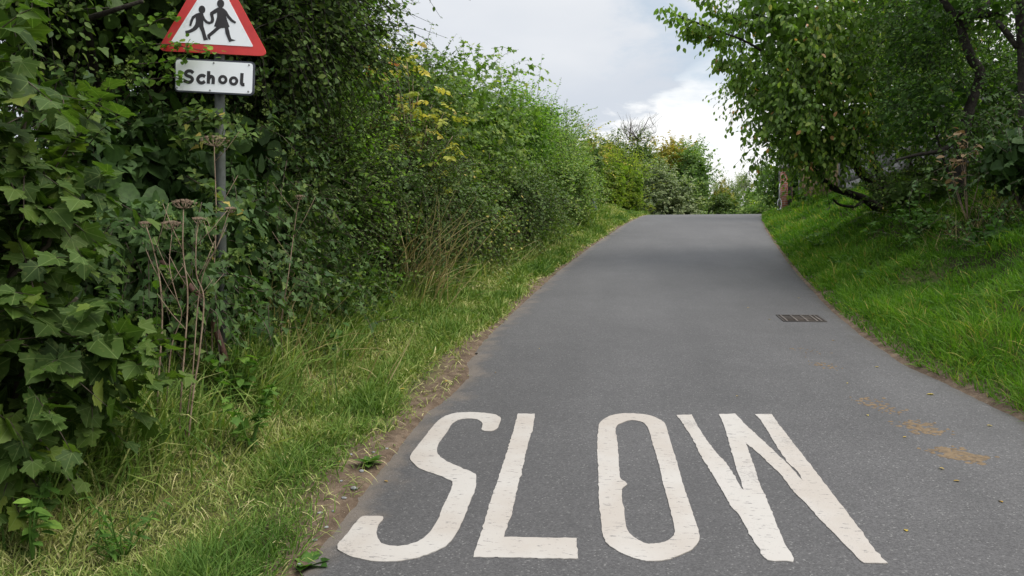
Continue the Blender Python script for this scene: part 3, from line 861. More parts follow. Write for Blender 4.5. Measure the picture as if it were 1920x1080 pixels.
# sycamore sapling in the near left corner
def syc_extra(fol, st): pass
shrub('sycamore_sapling', 'large lobed sycamore leaves on a sapling in the near left corner of the verge', 'sapling',
      [pxblob(-190, 150, 330, 880, 2.8, .5), pxblob(-190, 60, -80, 360, 2.75, .45), pxblob(80, 225, 520, 740, 2.85, .22), pxblob(60, 150, 300, 420, 2.8, .2)], m_syc, 'syc', .092, 1.3, per=5, L=.24, base=(-2.55, 2.9, float(gz(-2.55, 2.9))),
      stem_r=.016, nst=5, seed=21, leafco=True, p=2.4, amp=.15, up=.25, out=.6, rnd=.45, droop=.25, leafdroop=.35, flat=.9, tint=.42, tclump=.2, trnd=.22, fill=.3, cull=.1, twig_r=.003, fillsize=1.4, clump=.10, csize=4)

# ivy mass round the sign post
def ivy_flowers(fol, st):
    P, N = blob_points(420, (-3.05, 5.25, 1.75), (.85, 1.5, 1.05), 3, .15, 41, .98, 1.08, 0)
    nn = 26
    for q in P[::1]:
        d = unit(rng.normal(size=(nn, 3)))
        fol.put('small', q + d * .012, d, rng.normal(size=(nn, 3)), .018, np.clip(rng.normal(1.0, .1, nn), .9, 1))
shrub('ivy_bush', 'dark glossy ivy with round yellow green flower heads behind the school sign post', 'ivy',
      [((-3.05, 5.25, 1.75), (.85, 1.5, 1.05)), ((-2.95, 5.6, 1.2), (.75, 1.4, .75)), ((-3.0, 4.4, 1.6), (.6, .6, .9))], m_ivy, 'ivy', .062, 1.5, per=8, L=.30, seed=41, p=3, amp=.18, up=.1, out=.6, droop=.5, leafdroop=.8, flat=.3,
      tint=.45, tclump=.25, trnd=.2, stem_r=.02, extra=ivy_flowers)
# dark tree over the sign
def canopy(fol, st):
    st.tube([(-3.7, 5.4, .9), (-3.6, 5.3, 2.0), (-3.3, 5.0, 3.0), (-2.9, 4.6, 4.0)], [.09, .08, .06, .03], 8)
    st.tube([(-3.6, 5.3, 2.0), (-3.2, 4.6, 2.7), (-2.9, 4.1, 2.95), (-2.5, 4.0, 3.0)], [.05, .035, .02, .01], 6)
shrub('hawthorn_tree', 'dark leafy tree overhanging the red triangular sign from the left hedge', 'tree',
      [((-3.55, 4.9, 3.65), (1.25, 1.7, 1.0)), ((-3.8, 3.9, 3.75), (1.0, .9, .7)), ((-2.75, 6.0, 3.9), (.85, 1.2, .95))], m_dark, 'oval', .055, 1.5, per=9, L=.45, base=(-3.75, 5.4, float(gz(-3.75, 5.4))), stem_r=.05, nst=8,
      seed=51, p=2.4, amp=.25, up=.05, out=.7, droop=.3, leafdroop=.35, tint=.45, extra=canopy, mtwig=m_bark)
shrub('hazel_shrub', 'tall fresh green shrub rising against the sky just right of the school sign', 'shrub',
      [((-3.6, 7.9, 2.75), (1.1, 1.6, 1.9)), ((-3.35, 7.3, 4.2), (.95, 1.2, .9))], m_elm, 'oval', .062, 2.4, per=9, L=.45, seed=61, p=2.8, amp=.22, up=.35, tint=.5, whips=3)
shrub('privet_shrub', 'dense dark small leaved shrub low in the hedge behind the straw stalks', 'shrub',
      [seg(6.2, 9.6, 2.0, 1.12, .7), seg(8.2, 10.8, 1.7, .95, .6)], m_dark, 'oval', .042, 1.5, per=9, L=.3, seed=71, p=2.8, amp=.25, up=.3, tint=.5)
shrub('field_maple_shrub', 'mid green shrub behind the yellow leaved shoots, halfway along the left hedge', 'shrub',
      [seg(9.2, 12.8, 3.2, 1.5, 1.0)], m_bram, 'maple', .065, 1.6, per=8, L=.42, seed=81, p=3, amp=.2, up=.3, tint=.55, whips=5)
shrub('bramble_thicket', 'low tangled bramble spilling onto the verge below the yellow leaved shoots', 'bramble',
      [seg(9.8, 13.2, 1.4, .78, .6)], m_bram, 'round', .05, 1.4, per=7, L=.4, seed=91, p=2.4, amp=.3, up=.2, droop=.6, tint=.5)
shrub('sycamore_shrub', 'broad sycamore bush with big overlapping green leaves in the middle of the left hedge', 'shrub',
      [seg(12.4, 18.2, 3.1, 1.35, 1.1)], m_sych, 'maple', .115, 1.7, per=7, L=.5, seed=101, p=3, amp=.18, up=.15, leafdroop=.6, flat=.5, tint=.5, whips=8)
shrub('bramble_thicket', 'low dark bramble skirt under the broad sycamore bush beside the verge', 'bramble',
      [seg(13.0, 18.5, 1.2, .72, .6)], m_dark, 'round', .05, 1.3, per=7, L=.4, seed=111, p=2.4, amp=.3, up=.2, droop=.6, tint=.6)
shrub('hornbeam_shrub', 'bushy green shrub with upright whips right of the broad sycamore bush', 'shrub',
      [seg(17.6, 22.6, 3.1, 1.4, 1.1)], m_elm, 'oval', .085, 1.6, per=8, L=.5, seed=121, p=2.8, amp=.2, up=.4, tint=.55, whips=16)
shrub('hedge_shrub', 'fine leaved bright green shrub where the left hedge meets the pale grass knoll', 'shrub',
      [seg(22.0, 26.6, 3.0, 1.5, 1.2), seg(18.5, 25.0, 1.4, .85, .6), seg(25.5, 30, 2.8, 1.9, 1.1)], m_mid, 'oval', .085, 1.5, per=8, L=.5, seed=131, p=2.6, amp=.22, up=.4, tint=.6, whips=10)

# yellow-leaved shoots
def yellow_shoots():
    b = at(765, 335, 9.7)
    t = thing('ash_shoots', 'spray of yellowing ash leaves on thin bare stems above the straw clump', 'shrub', (b[0] - .1, 9.8, float(gz(b[0] - .1, 9.8))))
    fol, st = Foliage(), Acc()
    tips = [(715, 110), (735, 95), (760, 110), (725, 150), (700, 200), (745, 180), (790, 170), (815, 195), (770, 215), (800, 235), (830, 210), (750, 250), (785, 265), (822, 280), (800, 320), (845, 255), (720, 220), (740, 130), (775, 140), (810, 250), (690, 160), (835, 300), (755, 210), (705, 130), (735, 200)]
    for i, (px, py) in enumerate(tips):
        tip = at(px + random.uniform(-6, 6), py, 9.25 + random.uniform(-.4, .3))
        b0 = at(765 + random.uniform(-28, 28), 365 + random.uniform(-10, 15), 9.45)
        m = b0 * .5 + tip * .5 + np.array([.05, -.05, .1])
        tt = np.linspace(0, 1, 7)[:, None]
        P = b0 * (1 - tt) ** 2 + 2 * m * tt * (1 - tt) + tip * tt ** 2
        st.tube(P, np.linspace(.010, .004, 7), 5)
        for s_ in range(3):
            c_ = tip + rng.normal(0, .10, 3) - np.array([0, 0, .06 * s_ * .6])
            dr = unit(rng.normal(size=3) * np.array([1, 1, .35]))
            side = unit(np.cross(dr, [0, 0, 1.]))
            k_ = 9
            tt2 = np.linspace(.1, 1, k_)
            pos = c_ + dr * (tt2 * .22)[:, None] - np.array([0, 0, .05]) * (tt2 ** 2)[:, None]
            sg = np.where(np.arange(k_) % 2 == 0, 1, -1)[:, None]
            ld = dr * .6 + side * sg * .9 + rng.normal(0, .2, (k_, 3)) - np.array([0, 0, .3])
            ti = np.clip((.78 if py < 130 else .42) + rng.normal(0, .2) + rng.normal(0, .08, k_), 0, 1)
            fol.put('oval', pos, ld, np.array([0, 0, 1.]) + rng.normal(0, .4, (k_, 3)), rng.uniform(.06, .10, k_), ti)
    fol.build('foliage', m_yel, t); st.build('stem', m_stalk, t)
yellow_shoots()

# ------------------------------------------------------------------ far end of the left side
def far(name, label, cat, boxes, mat, kind, size, dens, seed, **kw):
    bl = [pxblob(*q) for q in boxes]
    c0 = bl[0][0]
    bx = (c0[0], c0[1], float(gz(c0[0], c0[1])))
    kw.setdefault('stem_r', .07); kw.setdefault('clump', .25); kw.setdefault('fill', .9)
    return shrub(name, label, cat, bl, mat, kind, size, dens, seed=seed, base=bx, **kw)
far('twiggy_shrub', 'thin grey brown twiggy bush beside the leaning marker post', 'shrub', [(1098, 1134, 268, 400, 27.5)], m_bram, 'small', .07, .8, 201, per=8, L=.6, up=.6, tint=.6, amp=.2)
far('yellow_shrub', 'small yellow leaved bush peeping over the far end of the left hedge', 'shrub', [(1086, 1124, 255, 330, 31)], m_yel, 'oval', .12, 1.5, 203, per=7, L=.5, up=.4, tint=.5)
far('lime_shrub', 'yellow green feathery bush behind the pale grass knoll', 'shrub', [(1122, 1178, 292, 405, 34), (1150, 1212, 305, 412, 35)], m_lime, 'willow', .16, 2.47, 205, per=9, L=.8, up=.9, out=.4, tint=.5, whips=14)
far('far_hedge_shrub', 'dark dull green bush on the skyline behind the feathery yellow green bush', 'shrub', [(1105, 1180, 258, 400, 44), (1160, 1240, 270, 400, 44)], m_dark, 'small', .14, 3.04, 207, per=8, L=.7, tint=.7)
far('sallow_shrub', 'rounded grey green bush at the left edge of the road crest', 'shrub', [(1200, 1272, 308, 425, 38), (1250, 1305, 335, 425, 38)], m_grey, 'oval', .13, 3.23, 209, per=8, L=.45, tint=.42, tclump=.25, amp=.12, flat=.9, leafdroop=.5)
far('golden_tree', 'rounded tree with orange gold top behind the grey green bush', 'tree', [(1218, 1296, 270, 345, 46)], m_gold, 'oval', .17, 3.04, 211, per=8, L=.55, tint=.55, tclump=.3, amp=.12, stem_r=.12)
far('round_tree', 'tall dark green tree right of the orange topped tree at the crest', 'tree', [(1262, 1336, 288, 440, 44.5), (1245, 1322, 272, 400, 50)], m_mid, 'oval', .18, 3.23, 213, per=8, L=.6, tint=.4, tclump=.25, amp=.1, p=2.3, stem_r=.14)
far('laurel_bush', 'green bush with yellow upper leaves in the middle of the road crest', 'shrub', [(1322, 1390, 352, 440, 50)], m_gold, 'oval', .16, 3.04, 215, per=8, L=.45, tint=.2, tclump=.4, amp=.12)
far('dark_laurel', 'low dark green bush under the yellow topped bush at the crest', 'shrub', [(1296, 1402, 375, 440, 47)], m_dark, 'oval', .15, 2.85, 217, per=8, L=.5, tint=.6)
# bare tree on the skyline
def bare():
    b = at(1200, 330, 50); top = at(1195, 262, 50)
    t = thing('bare_tree', 'nearly leafless tree with thin upright twigs on the far skyline', 'tree', (b[0], 50, float(gz(b[0], 50))))
    st, fol = Acc(), Foliage()
    st.tube([(b[0], 50, float(gz(b[0], 50))), b, top], [.14, .1, .07], 6)
    for i in range(26):
        e = at(random.uniform(1160, 1240), random.uniform(228, 268), 50 + random.uniform(-1, 1))
        m = (top + e) / 2 + rng.normal(0, .25, 3)
        st.tube([top, m, e], [.03, .018, .008], 4)
        for j in range(7):
            s_ = m + (e - m) * random.uniform(.1, 1); e2 = s_ + np.array([random.gauss(0, .35), random.gauss(0, .3), abs(random.gauss(.4, .3))])
            st.tube([s_, (s_ + e2) / 2 + rng.normal(0, .04, 3), e2], [.010, .008, .004], 3)
    q, _ = blob_points(900, at(1205, 268, 50), (1.9, 1, .75), 2, .3, 3, .3, 1, 1)
    q = q[:260]; fol.put('small', q, rng.normal(size=q.shape), rng.normal(size=q.shape), .14, np.clip(rng.normal(.7, .2, len(q)), 0, 1))
    st.build('trunk', m_twig, t); fol.build('foliage', m_gold, t)
bare()
far('garden_shrub', 'low bright green shrub on the road crest below the weeping willow', 'shrub', [(1385, 1458, 378, 430, 35)], m_mid, 'oval', .12, 2.2, 219, per=8, L=.4, tint=.7)
far('garden_hedge', 'dark green hedge behind the brick pillar on top of the right bank', 'hedge', [(1438, 1580, 285, 420, 33, 1.2)], m_haw, 'oval', .12, 2.4, 229, per=8, L=.45, tint=.5, p=3.0, amp=.15)
for i, (px, top, wdt, Y, lab) in enumerate(((1345, 352, 20, 85, 'tall thin grey green poplar behind the yellow topped bush'), (1372, 335, 24, 85, 'tallest thin poplar on the skyline over the road crest'), (1395, 338, 20, 90, 'slim poplar on the skyline next to the hanging willow'))):
    far('poplar_tree', lab, 'tree', [(px - wdt, px + wdt, top, 440, Y)], m_grey, 'small', .2, 1.7, 221 + i, group='poplars beyond the road crest', per=9, L=1.3, up=1.4, out=.25, rnd=.2, tint=.35, fill=.15, whips=14)
far('weeping_willow', 'weeping willow with hanging leaves left of the brick pillar', 'tree', [(1405, 1466, 295, 425, 42), (1388, 1440, 345, 425, 40)], m_mid, 'willow', .15, 1.6, 231, per=12, L=.9, up=-.5, out=.4, droop=.9, leafdroop=1.2, tint=.7, fill=.5, fillsize=1.2, stem_r=.12)

# ------------------------------------------------------------------ right side
m_brick, k = new_mat('red_brick')
oc = k.n('ShaderNodeTexCoord').outputs['Object']
mp = k.n('ShaderNodeMapping', i={0: oc, 2: (R(90), 0, 0)}).outputs[0]
bt = k.n('ShaderNodeTexBrick', i={0: mp, 1: (.36, .11, .06, 1), 2: (.27, .085, .05, 1), 3: (.32, .28, .24, 1), 4: 1.0, 5: .010})
bt.inputs['Brick Width'].default_value = .225; bt.inputs['Row Height'].default_value = .075
pb = k.n('ShaderNodeBsdfPrincipled', i={'Base Color': bt.outputs[0], 'Roughness': .85}); k.l(pb.outputs[0], k.out.inputs[0])
m_grw = plain_mat('grey_wood', (.21, .20, .19), .85, .4, 8)
m_tanw = plain_mat('tan_wood', (.27, .185, .09), .8, .4, 9, col2=(.17, .115, .06))
m_conc = plain_mat('concrete', (.22, .21, .19), .9, .35, 10, col2=(.13, .13, .115), bump=.3)
m_stone, k = new_mat('stone_panel')
oc = k.n('ShaderNodeTexCoord').outputs['Object']
vo = k.n('ShaderNodeTexVoronoi', i={'Vector': oc, 'Scale': 6.0}, feature='DISTANCE_TO_EDGE')
c = k.mix(k.ss(vo.outputs[0], .01, .06), (.07, .068, .065), k.mix(k.noise(oc, 7, 5), (.13, .125, .12), (.25, .24, .23)))
pb = k.n('ShaderNodeBsdfPrincipled', i={'Base Color': c, 'Roughness': .9}); k.l(pb.outputs[0], k.out.inputs[0])
m_wpaint = plain_mat('white_paint', (.70, .70, .69), .5, .2, 12)

def fx(Y): return np.interp(Y, [8, 14, 20, 28], [6.3, 6.5, 6.55, 6.55])
# brick pillar with coping
pb_ = np.array([at(1474, 380, 27.6)[0], 27.6, 0]); pb_[2] = float(gz(pb_[0], 27.6))
t = thing('brick_pillar', 'red brick gate pillar between grey boards at the top of the bank', 'pillar', pb_)
a = Acc(); a.box(pb_ + np.array([0, 0, .75]), (.165, .165, .85)); a.build('shaft', m_brick, t)
a = Acc(); a.box(pb_ + np.array([0, 0, 1.635]), (.20, .20, .034)); a.box(pb_ + np.array([0, 0, 1.69]), (.13, .13, .022)); a.build('coping', m_conc, t)
g = np.array([at(1466, 380, 27.9)[0], 27.9, 0]); g[2] = float(gz(g[0], 27.9))
t = thing('gate_board', 'tall grey weathered board leaning against the left of the brick pillar', 'board', g)
a = Acc(); a.box(g + np.array([-.055, 0, .9]), (.055, .02, 1.0)); a.build('plank', m_grw, t)
a = Acc(); a.box(g + np.array([.062, .012, .95]), (.055, .02, 1.08)); a.build('plank', m_grw, t)
g = np.array([at(1481, 380, 27.3)[0], 27.3, 0]); g[2] = float(gz(g[0], 27.3))
t = thing('gate_post', 'dark weathered gate post standing right of the brick pillar', 'post', g)
a = Acc(); a.box(g + np.array([0, 0, .8]), (.06, .06, .9)); a.build('upright', m_bark, t)
a = Acc(); a.box(g + np.array([0, 0, 1.73]), (.072, .072, .028)); a.build('cap', m_grw, t)
# slim white post with loop
g = np.array([at(1461.5, 390, 25.5)[0], 25.5, 0]); g[2] = float(gz(g[0], 25.5))
t = thing('white_post', 'slim white rod with an oval loop at its foot before the brick pillar', 'post', g)
a = Acc(); a.tube([g + np.array([0, 0, -.1]), g + np.array([0, 0, .12])], .012, 8); a.build('spike', m_bark, t)
a = Acc()
lo = [g + np.array([.06 * math.sin(q) * (1 if q < 9 else 1), 0, .30 - .17 * math.cos(q)]) for q in np.linspace(0, 2 * math.pi, 18)]
a.tube(lo, .014, 6); a.box(g + np.array([0, 0, .135]), (.065, .03, .02)); a.build('loop', m_wpaint, t)
a = Acc(); a.tube([g + np.array([0, 0, .47]), g + np.array([0, 0, .95])], .014, 8); a.build('rod', m_wpaint, t)

def board_fence(name, label, Y0, Y1, h, mat, postmat):
    ya = np.array([Y0, Y1]); xa = fx(ya)
    base = np.array([xa.mean(), ya.mean(), float(gz(xa.mean(), ya.mean()))])
    t = thing(name, label, 'fence', base)
    L_ = math.hypot(xa[1] - xa[0], Y1 - Y0); ang = math.atan2(Y1 - Y0, xa[1] - xa[0])
    a = Acc(); nb = int(L_ / .11)
    for i in range(nb):
        f = (i + .5) / nb; p = np.array([xa[0] + (xa[1] - xa[0]) * f, Y0 + (Y1 - Y0) * f]); zg = float(gz(*p))
        a.box((p[0] + (.006 if i % 2 else -.006), p[1], zg + h / 2 - .05 + random.uniform(-.01, .01)), (.051, .008, h / 2), ang)
    a.build('board_panel', mat, t)
    a = Acc()
    for hh in (.35, h - .3): a.box((xa.mean() + .04, ya.mean(), base[2] + hh), (L_ / 2, .02, .035), ang)
    a.build('rail', mat, t)
    for yy in (Y0, Y1):
        x_ = float(fx(yy)); a = Acc(); a.box((x_ - .01, yy, float(gz(x_, yy)) + h / 2), (.055, .055, h / 2 + .12)); a.build('post', postmat, t)
    return t
board_fence('wooden_fence', 'tan upright board fence right of the brick pillar behind the cherry', 22.4, 26.8, 1.5, m_tanw, m_conc)
def stone_fence(Y0, Y1, lab):
    xm, ym = float(fx((Y0 + Y1) / 2)), (Y0 + Y1) / 2
    zg = float(gz(xm, ym))
    t = thing('stone_fence', lab, 'fence', (xm, ym, zg), 'grey panel fence behind the trees')
    ang = math.atan2(Y1 - Y0, float(fx(Y1) - fx(Y0)))
    for r_ in range(5):
        a = Acc(); a.box((xm, ym, zg + .08 + .31 * r_), ((Y1 - Y0) / 2 - .065, .022, .152), ang); a.build('panel', m_stone, t)
    x_ = float(fx(Y0)); a = Acc(); a.box((x_, Y0, zg + .75), (.06, .06, .95)); a.build('post', m_conc, t)
    a = Acc(); a.box((xm, ym, zg + 1.50), ((Y1 - Y0) / 2 - .065, .045, .03), ang); a.build('coping', m_conc, t)
labs = ['grey stone panel fence bay next to the tan board fence', 'grey stone panel fence bay seen between the cherry stems', 'grey stone panel fence bay right of the cherry stems in deep shade', 'grey stone panel fence bay behind the winding dark trunk', 'grey stone panel fence bay nearest the camera in deep shade']
for i, (a0, a1) in enumerate(((20.0, 22.25), (17.6, 19.85), (15.2, 17.45), (12.8, 15.05), (10.4, 12.65))): stone_fence(a0, a1, labs[i])

# cherry tree leaning over the road
def cherry():
    Y = 14.0
    base = np.array([at(1648, 392, Y)[0], Y, 0]); base[2] = float(gz(base[0], Y))
    t = thing('cherry_tree', 'leaning multi stemmed cherry with drooping green leaves over the right bank', 'tree', base)
    st, fol, tw = Acc(), Foliage(), Acc()
    limbs = [
        ([(1648, 392, 14), (1625, 375, 13.9), (1590, 362, 13.8), (1558, 350, 13.7), (1530, 325, 13.5), (1505, 290, 13.2), (1480, 230, 13)], .085, .025),
        ([(1662, 385, 14.1), (1635, 345, 14.1), (1608, 315, 14), (1590, 270, 13.8), (1570, 190, 13.5), (1540, 90, 13.2), (1500, -20, 13)], .10, .02),
        ([(1620, 377, 13.9), (1600, 387, 13.6), (1575, 384, 13.5), (1562, 374, 13.4)], .03, .015),
        ([(1672, 385, 14.2), (1650, 335, 14.3), (1635, 280, 14.3), (1650, 200, 14.2), (1640, 90, 14), (1650, -60, 13.8)], .06, .02),
        ([(1690, 388, 14.4), (1665, 345, 14.6), (1645, 312, 14.7), (1622, 250, 14.7), (1610, 150, 14.6)], .04, .012),
        ([(1590, 270, 13.8), (1540, 215, 13.4), (1480, 150, 13), (1420, 90, 12.6), (1340, 55, 12.2), (1262, 25, 12)], .04, .006),
        ([(1540, 90, 13.2), (1470, 50, 12.8), (1400, 20, 12.4)], .03, .008),
        ([(1505, 290, 13.2), (1460, 260, 13), (1425, 215, 12.9)], .025, .006),
        ([(1570, 190, 13.5), (1610, 120, 13.2), (1680, 60, 13)], .03, .008),
        ([(1700, 386, 14), (1712, 330, 14.1), (1700, 290, 14.1), (1660, 240, 14)], .03, .01),
    ]
    for P, r0, r1 in limbs:
        Q = spline([at(*p) for p in P], 5)
        st.tube(Q, np.linspace(r0, r1, len(Q)), 8)
    # (px0,px1,py0,py1,Y, ry)
    bl = [(1395, 1560, -40, 190, 13, 1.3), (1400, 1530, 120, 292, 13, 1.0), (1450, 1650, 60, 300, 13.3, 1.4), (1500, 1720, -120, 150, 13.5, 1.6), (1440, 1560, 240, 318, 13.2, .7), (1560, 1740, 180, 310, 13.4, 1.0), (1640, 1800, -60, 230, 13.8, 1.4), (1390, 1480, -90, 80, 12.6, .9), (1500, 1610, 250, 305, 13.4, .6)]
    for j, q in enumerate(bl):
        c_, r = pxblob(*q)
        r = np.array(r); area = 4 * math.pi * ((r[0] * r[1] + r[0] * r[2] + r[1] * r[2]) / 3)
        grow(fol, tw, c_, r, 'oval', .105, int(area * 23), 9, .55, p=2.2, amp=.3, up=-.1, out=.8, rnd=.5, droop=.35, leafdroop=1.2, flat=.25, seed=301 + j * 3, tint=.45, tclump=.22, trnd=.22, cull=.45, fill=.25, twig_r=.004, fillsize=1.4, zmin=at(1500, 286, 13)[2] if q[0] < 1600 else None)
    # the branch reaching out over the road, upper left
    for line in ([(1345, 55, 12.2), (1300, 42, 12.1), (1245, 20, 12)], [(1370, 85, 12.4), (1320, 68, 12.3), (1280, 60, 12.2)], [(1400, 45, 12.4), (1350, 20, 12.3), (1310, -10, 12.2)], [(1420, 130, 12.6), (1370, 118, 12.5), (1345, 118, 12.5)], [(1430, 200, 12.8), (1395, 165, 12.7), (1375, 150, 12.7)]):
        Q = spline([at(*p) for p in line], 14)
        st.tube(Q, np.linspace(.012, .004, len(Q)), 5)
        for q in Q:
            m = 7
            pos = q + rng.normal(0, .06, (m, 3))
            ld = np.stack([rng.normal(-.2, .5, m), rng.normal(0, .5, m), rng.normal(-.9, .3, m)], 1)
            fol.put('oval', pos, ld, rng.normal(size=(m, 3)) + [0, -.3, .5], rng.uniform(.07, .12, m), clumptint(pos, 5, .5, .1, .2))
    fol.build('crown', m_cherry, t, False, tw, m_bark); st.build('trunk', m_bark, t)
cherry()

def winding():
    Y = 10.2
    base = np.array([at(1800, 420, Y)[0], Y, 0]); base[2] = float(gz(base[0], Y))
    t = thing('hawthorn_tree', 'dark tree with a winding trunk at the right edge above the bank', 'tree', base)
    st, fol, tw = Acc(), Foliage(), Acc()
    for P, r0, r1 in (
        ([(1812, 425, 10.2), (1800, 330, 10.2), (1808, 250, 10.2), (1822, 190, 10.2), (1838, 140, 10.2), (1822, 110, 10.2), (1808, 75, 10.2), (1800, 45, 10.2), (1775, 10, 10.1), (1740, -50, 10)], .075, .04),
        ([(1806, 62, 10.2), (1820, 30, 10.2), (1850, 28, 10.1), (1890, 15, 10), (1940, -30, 10)], .045, .03),
        ([(1800, 40, 10.2), (1790, 25, 10.1), (1830, 22, 10.3), (1880, -20, 10.5)], .035, .02),
        ([(1808, 245, 10.2), (1770, 280, 10.1), (1720, 290, 9.9), (1680, 300, 9.8)], .035, .012),
        ([(1815, 410, 10.3), (1790, 360, 10.5), (1770, 300, 10.6), (1740, 200, 10.7)], .03, .012),
        ([(1925, 430, 9.4), (1920, 250, 9.5), (1918, 100, 9.5), (1905, -60, 9.5)], .07, .05),
        ([(1908, 90, 9.5), (1870, 40, 9.5), (1900, 70, 9.3)], .03, .015)):
        Q = spline([at(*p) for p in P], 6)
        st.tube(Q, np.linspace(r0, r1, len(Q)), 8)
    bl = [(1640, 1820, 120, 300, 11, 1.1), (1700, 1880, -120, 90, 10.6, 1.2), (1830, 2020, 60, 300, 11.2, 1.2), (1850, 2060, -200, 40, 9.4, 1.2), (1650, 1800, 20, 160, 11.4, 1.0), (1800, 1960, 180, 330, 10.9, .8)]
    for j, q in enumerate(bl):
        c_, r = pxblob(*q); r = np.array(r)
        area = 4 * math.pi * ((r[0] * r[1] + r[0] * r[2] + r[1] * r[2]) / 3)
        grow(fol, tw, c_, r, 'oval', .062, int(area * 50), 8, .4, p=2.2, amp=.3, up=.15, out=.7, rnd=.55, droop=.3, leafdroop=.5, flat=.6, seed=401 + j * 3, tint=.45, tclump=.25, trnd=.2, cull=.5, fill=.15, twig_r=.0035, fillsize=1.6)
    fol.build('crown', m_haw, t, False, tw, m_bark); st.build('trunk', m_bark, t)
winding()
far('backlit_tree', 'bright yellow green tree glimpsed through the cherry beyond the fence', 'tree', [(1500, 1760, 20, 330, 24, 2.2)], m_lime, 'oval', .13, 1.0, 251, per=8, L=.7, tint=.45, fill=.2)
far('garden_tree', 'large dark garden tree filling the gap behind the winding trunk', 'tree', [(1740, 2200, 60, 420, 17, 2.0), (1640, 1900, 120, 360, 19, 1.6)], m_haw, 'oval', .10, 1.3, 253, per=8, L=.6, tint=.5, fill=.4)
far('ivy_bush', 'dark ivy bush at the right edge above the dry bracken', 'ivy', [(1850, 2010, 235, 365, 9.0, .7)], m_ivy, 'ivy', .065, 1.5, 255, per=8, L=.3, up=.1, leafdroop=.7, tint=.45, stem_r=.02)
far('undergrowth_shrub', 'dark shaded shrub low between the cherry stems and winding trunk', 'shrub', [(1690, 1840, 295, 385, 12.8, .7)], m_dark, 'oval', .06, 1.2, 257, per=8, L=.4, tint=.4, stem_r=.02)
# ground plants on the bank
def patch(name, label, cat, px, py, Y, rxx, h, mat, kind, size, dens, seed, **kw):
    p = at(px, py, Y); z = float(gz(p[0], Y))
    kw.setdefault('per', 6)
    return shrub(name, label, cat, [((p[0], Y, z + h * .45), (rxx, rxx, h * .6))], mat, kind, size, dens, seed=seed, base=(p[0], Y, z), stem_r=.006, L=.22, zmin=z, **kw)
patch('bramble_patch', 'dark leafy bramble patch on the bank below the undergrowth', 'bramble', 1725, 405, 11.8, .5, .4, m_bram, 'round', .055, 1.3, 261, up=.3)
patch('nettle_patch', 'pale green nettle clump on the bank under the bramble patch', 'nettles', 1760, 445, 10.2, .3, .28, m_weed, 'oval', .07, 1.1, 263, up=.6)
patch('nettle_patch', 'dull green weed clump at the right edge high on the bank', 'nettles', 1880, 440, 8.6, .32, .25, m_weed, 'oval', .045, 1.0, 265, up=.6, tint=.2)
patch('nettle_patch', 'big leaved weeds growing beside the brick pillar on the bank top', 'weeds', 1500, 372, 25.0, .26, .55, m_weed, 'round', .14, 1.2, 267, up=.4, tint=.8)
# dry bracken
def straw(name, label, px, py, Y, n, L, rad, lean, cat='dry grass', tilt=.3, wd=.005):
    p = at(px, py, Y); z = float(gz(p[0], Y))
    t = thing(name, label, cat, (p[0], Y, z))
    fol = Foliage()
    x_ = p[0] + rng.normal(0, rad, n); y_ = Y + rng.normal(0, rad, n)
    P = np.stack([x_, y_, gz(x_, y_)], 1)
    D = np.stack([rng.normal(lean, tilt, n), rng.normal(-.1, tilt, n), np.ones(n)], 1)
    a = rng.uniform(0, 6.28, n); N = np.stack([np.cos(a), np.sin(a), np.zeros(n)], 1)
    kk = rng.integers(0, 4, n); ln = L * rng.uniform(.4, 1.2, n)
    for b_ in range(4):
        m = kk == b_
        fol.put('blade%d' % b_, P[m], D[m], N[m], ln[m], np.clip(rng.normal(.5, .25, m.sum()), 0, 1), (wd / (ln * .03))[m])
    fol.build('stem', m_straw, t)
    return t
straw('dry_bracken', 'brown dead bracken heap under the ivy at the right edge', 1850, 400, 9.3, 200, .42, .28, -.1, 'bracken', .55, .004)
straw('dry_grass_clump', 'tall straw coloured grass clump leaning right before the left hedge', 775, 560, 8.3, 110, 1.2, .2, .5, tilt=.26, wd=.005)
straw('dry_grass_clump', 'short dry straw tangle behind the school sign post foot', 480, 640, 5.2, 260, .6, .28, .1, tilt=.5)
straw('dry_grass_clump', 'small straw tuft where verge meets bramble beyond the tall clump', 920, 520, 12.3, 120, .7, .2, .1, tilt=.5)
# withered sapling
def withered():
    Y = 9.5
    b = at(1815, 400, Y); b[2] = float(gz(b[0], Y))
    t = thing('withered_sapling', 'little sapling with pinkish tan withered leaves before the winding trunk', 'sapling', b)
    st, fol = Acc(), Foliage()
    for tip in ((1800, 300), (1785, 330), (1815, 265), (1830, 285), (1780, 300), (1795, 250)):
        e = at(tip[0], tip[1], Y)
        st.tube(spline([b, (b + e) / 2 + rng.normal(0, .05, 3), e], 4), np.linspace(.007, .003, 9), 5)
        for s_ in range(2):
            pos = e + rng.normal(0, .05, (5, 3)) - np.array([0, 0, .05 * s_])
            fol.put('oval', pos, rng.normal(size=(5, 3)) * [1, 1, .4], np.array([0, -.4, .8]) + rng.normal(0, .3, (5, 3)), rng.uniform(.07, .11, 5), np.clip(rng.normal(.75, .2, 5), 0, 1))
    fol.build('foliage', m_brown, t); st.build('stem', m_stalk, t)
withered()

# ------------------------------------------------------------------ near left details
m_rust = plain_mat('rusty_metal', (.13, .062, .045), .75, .4, 16, col2=(.075, .045, .038), bump=.4)
Q = spline([at(120, 415, 4.35), at(190, 440, 4.3), at(251, 463, 4.25), at(322, 507, 4.2), at(358, 540, 4.2), at(399, 605, 4.25), at(425, 680, 4.3)], 8)
a = Acc(); a.tube(Q, .019, 12)
o = a.build('rusty_pipe', m_rust, smooth=True); tag(o, 'rusty brown metal pipe sloping down through the leaves to the sign post', 'pipe')

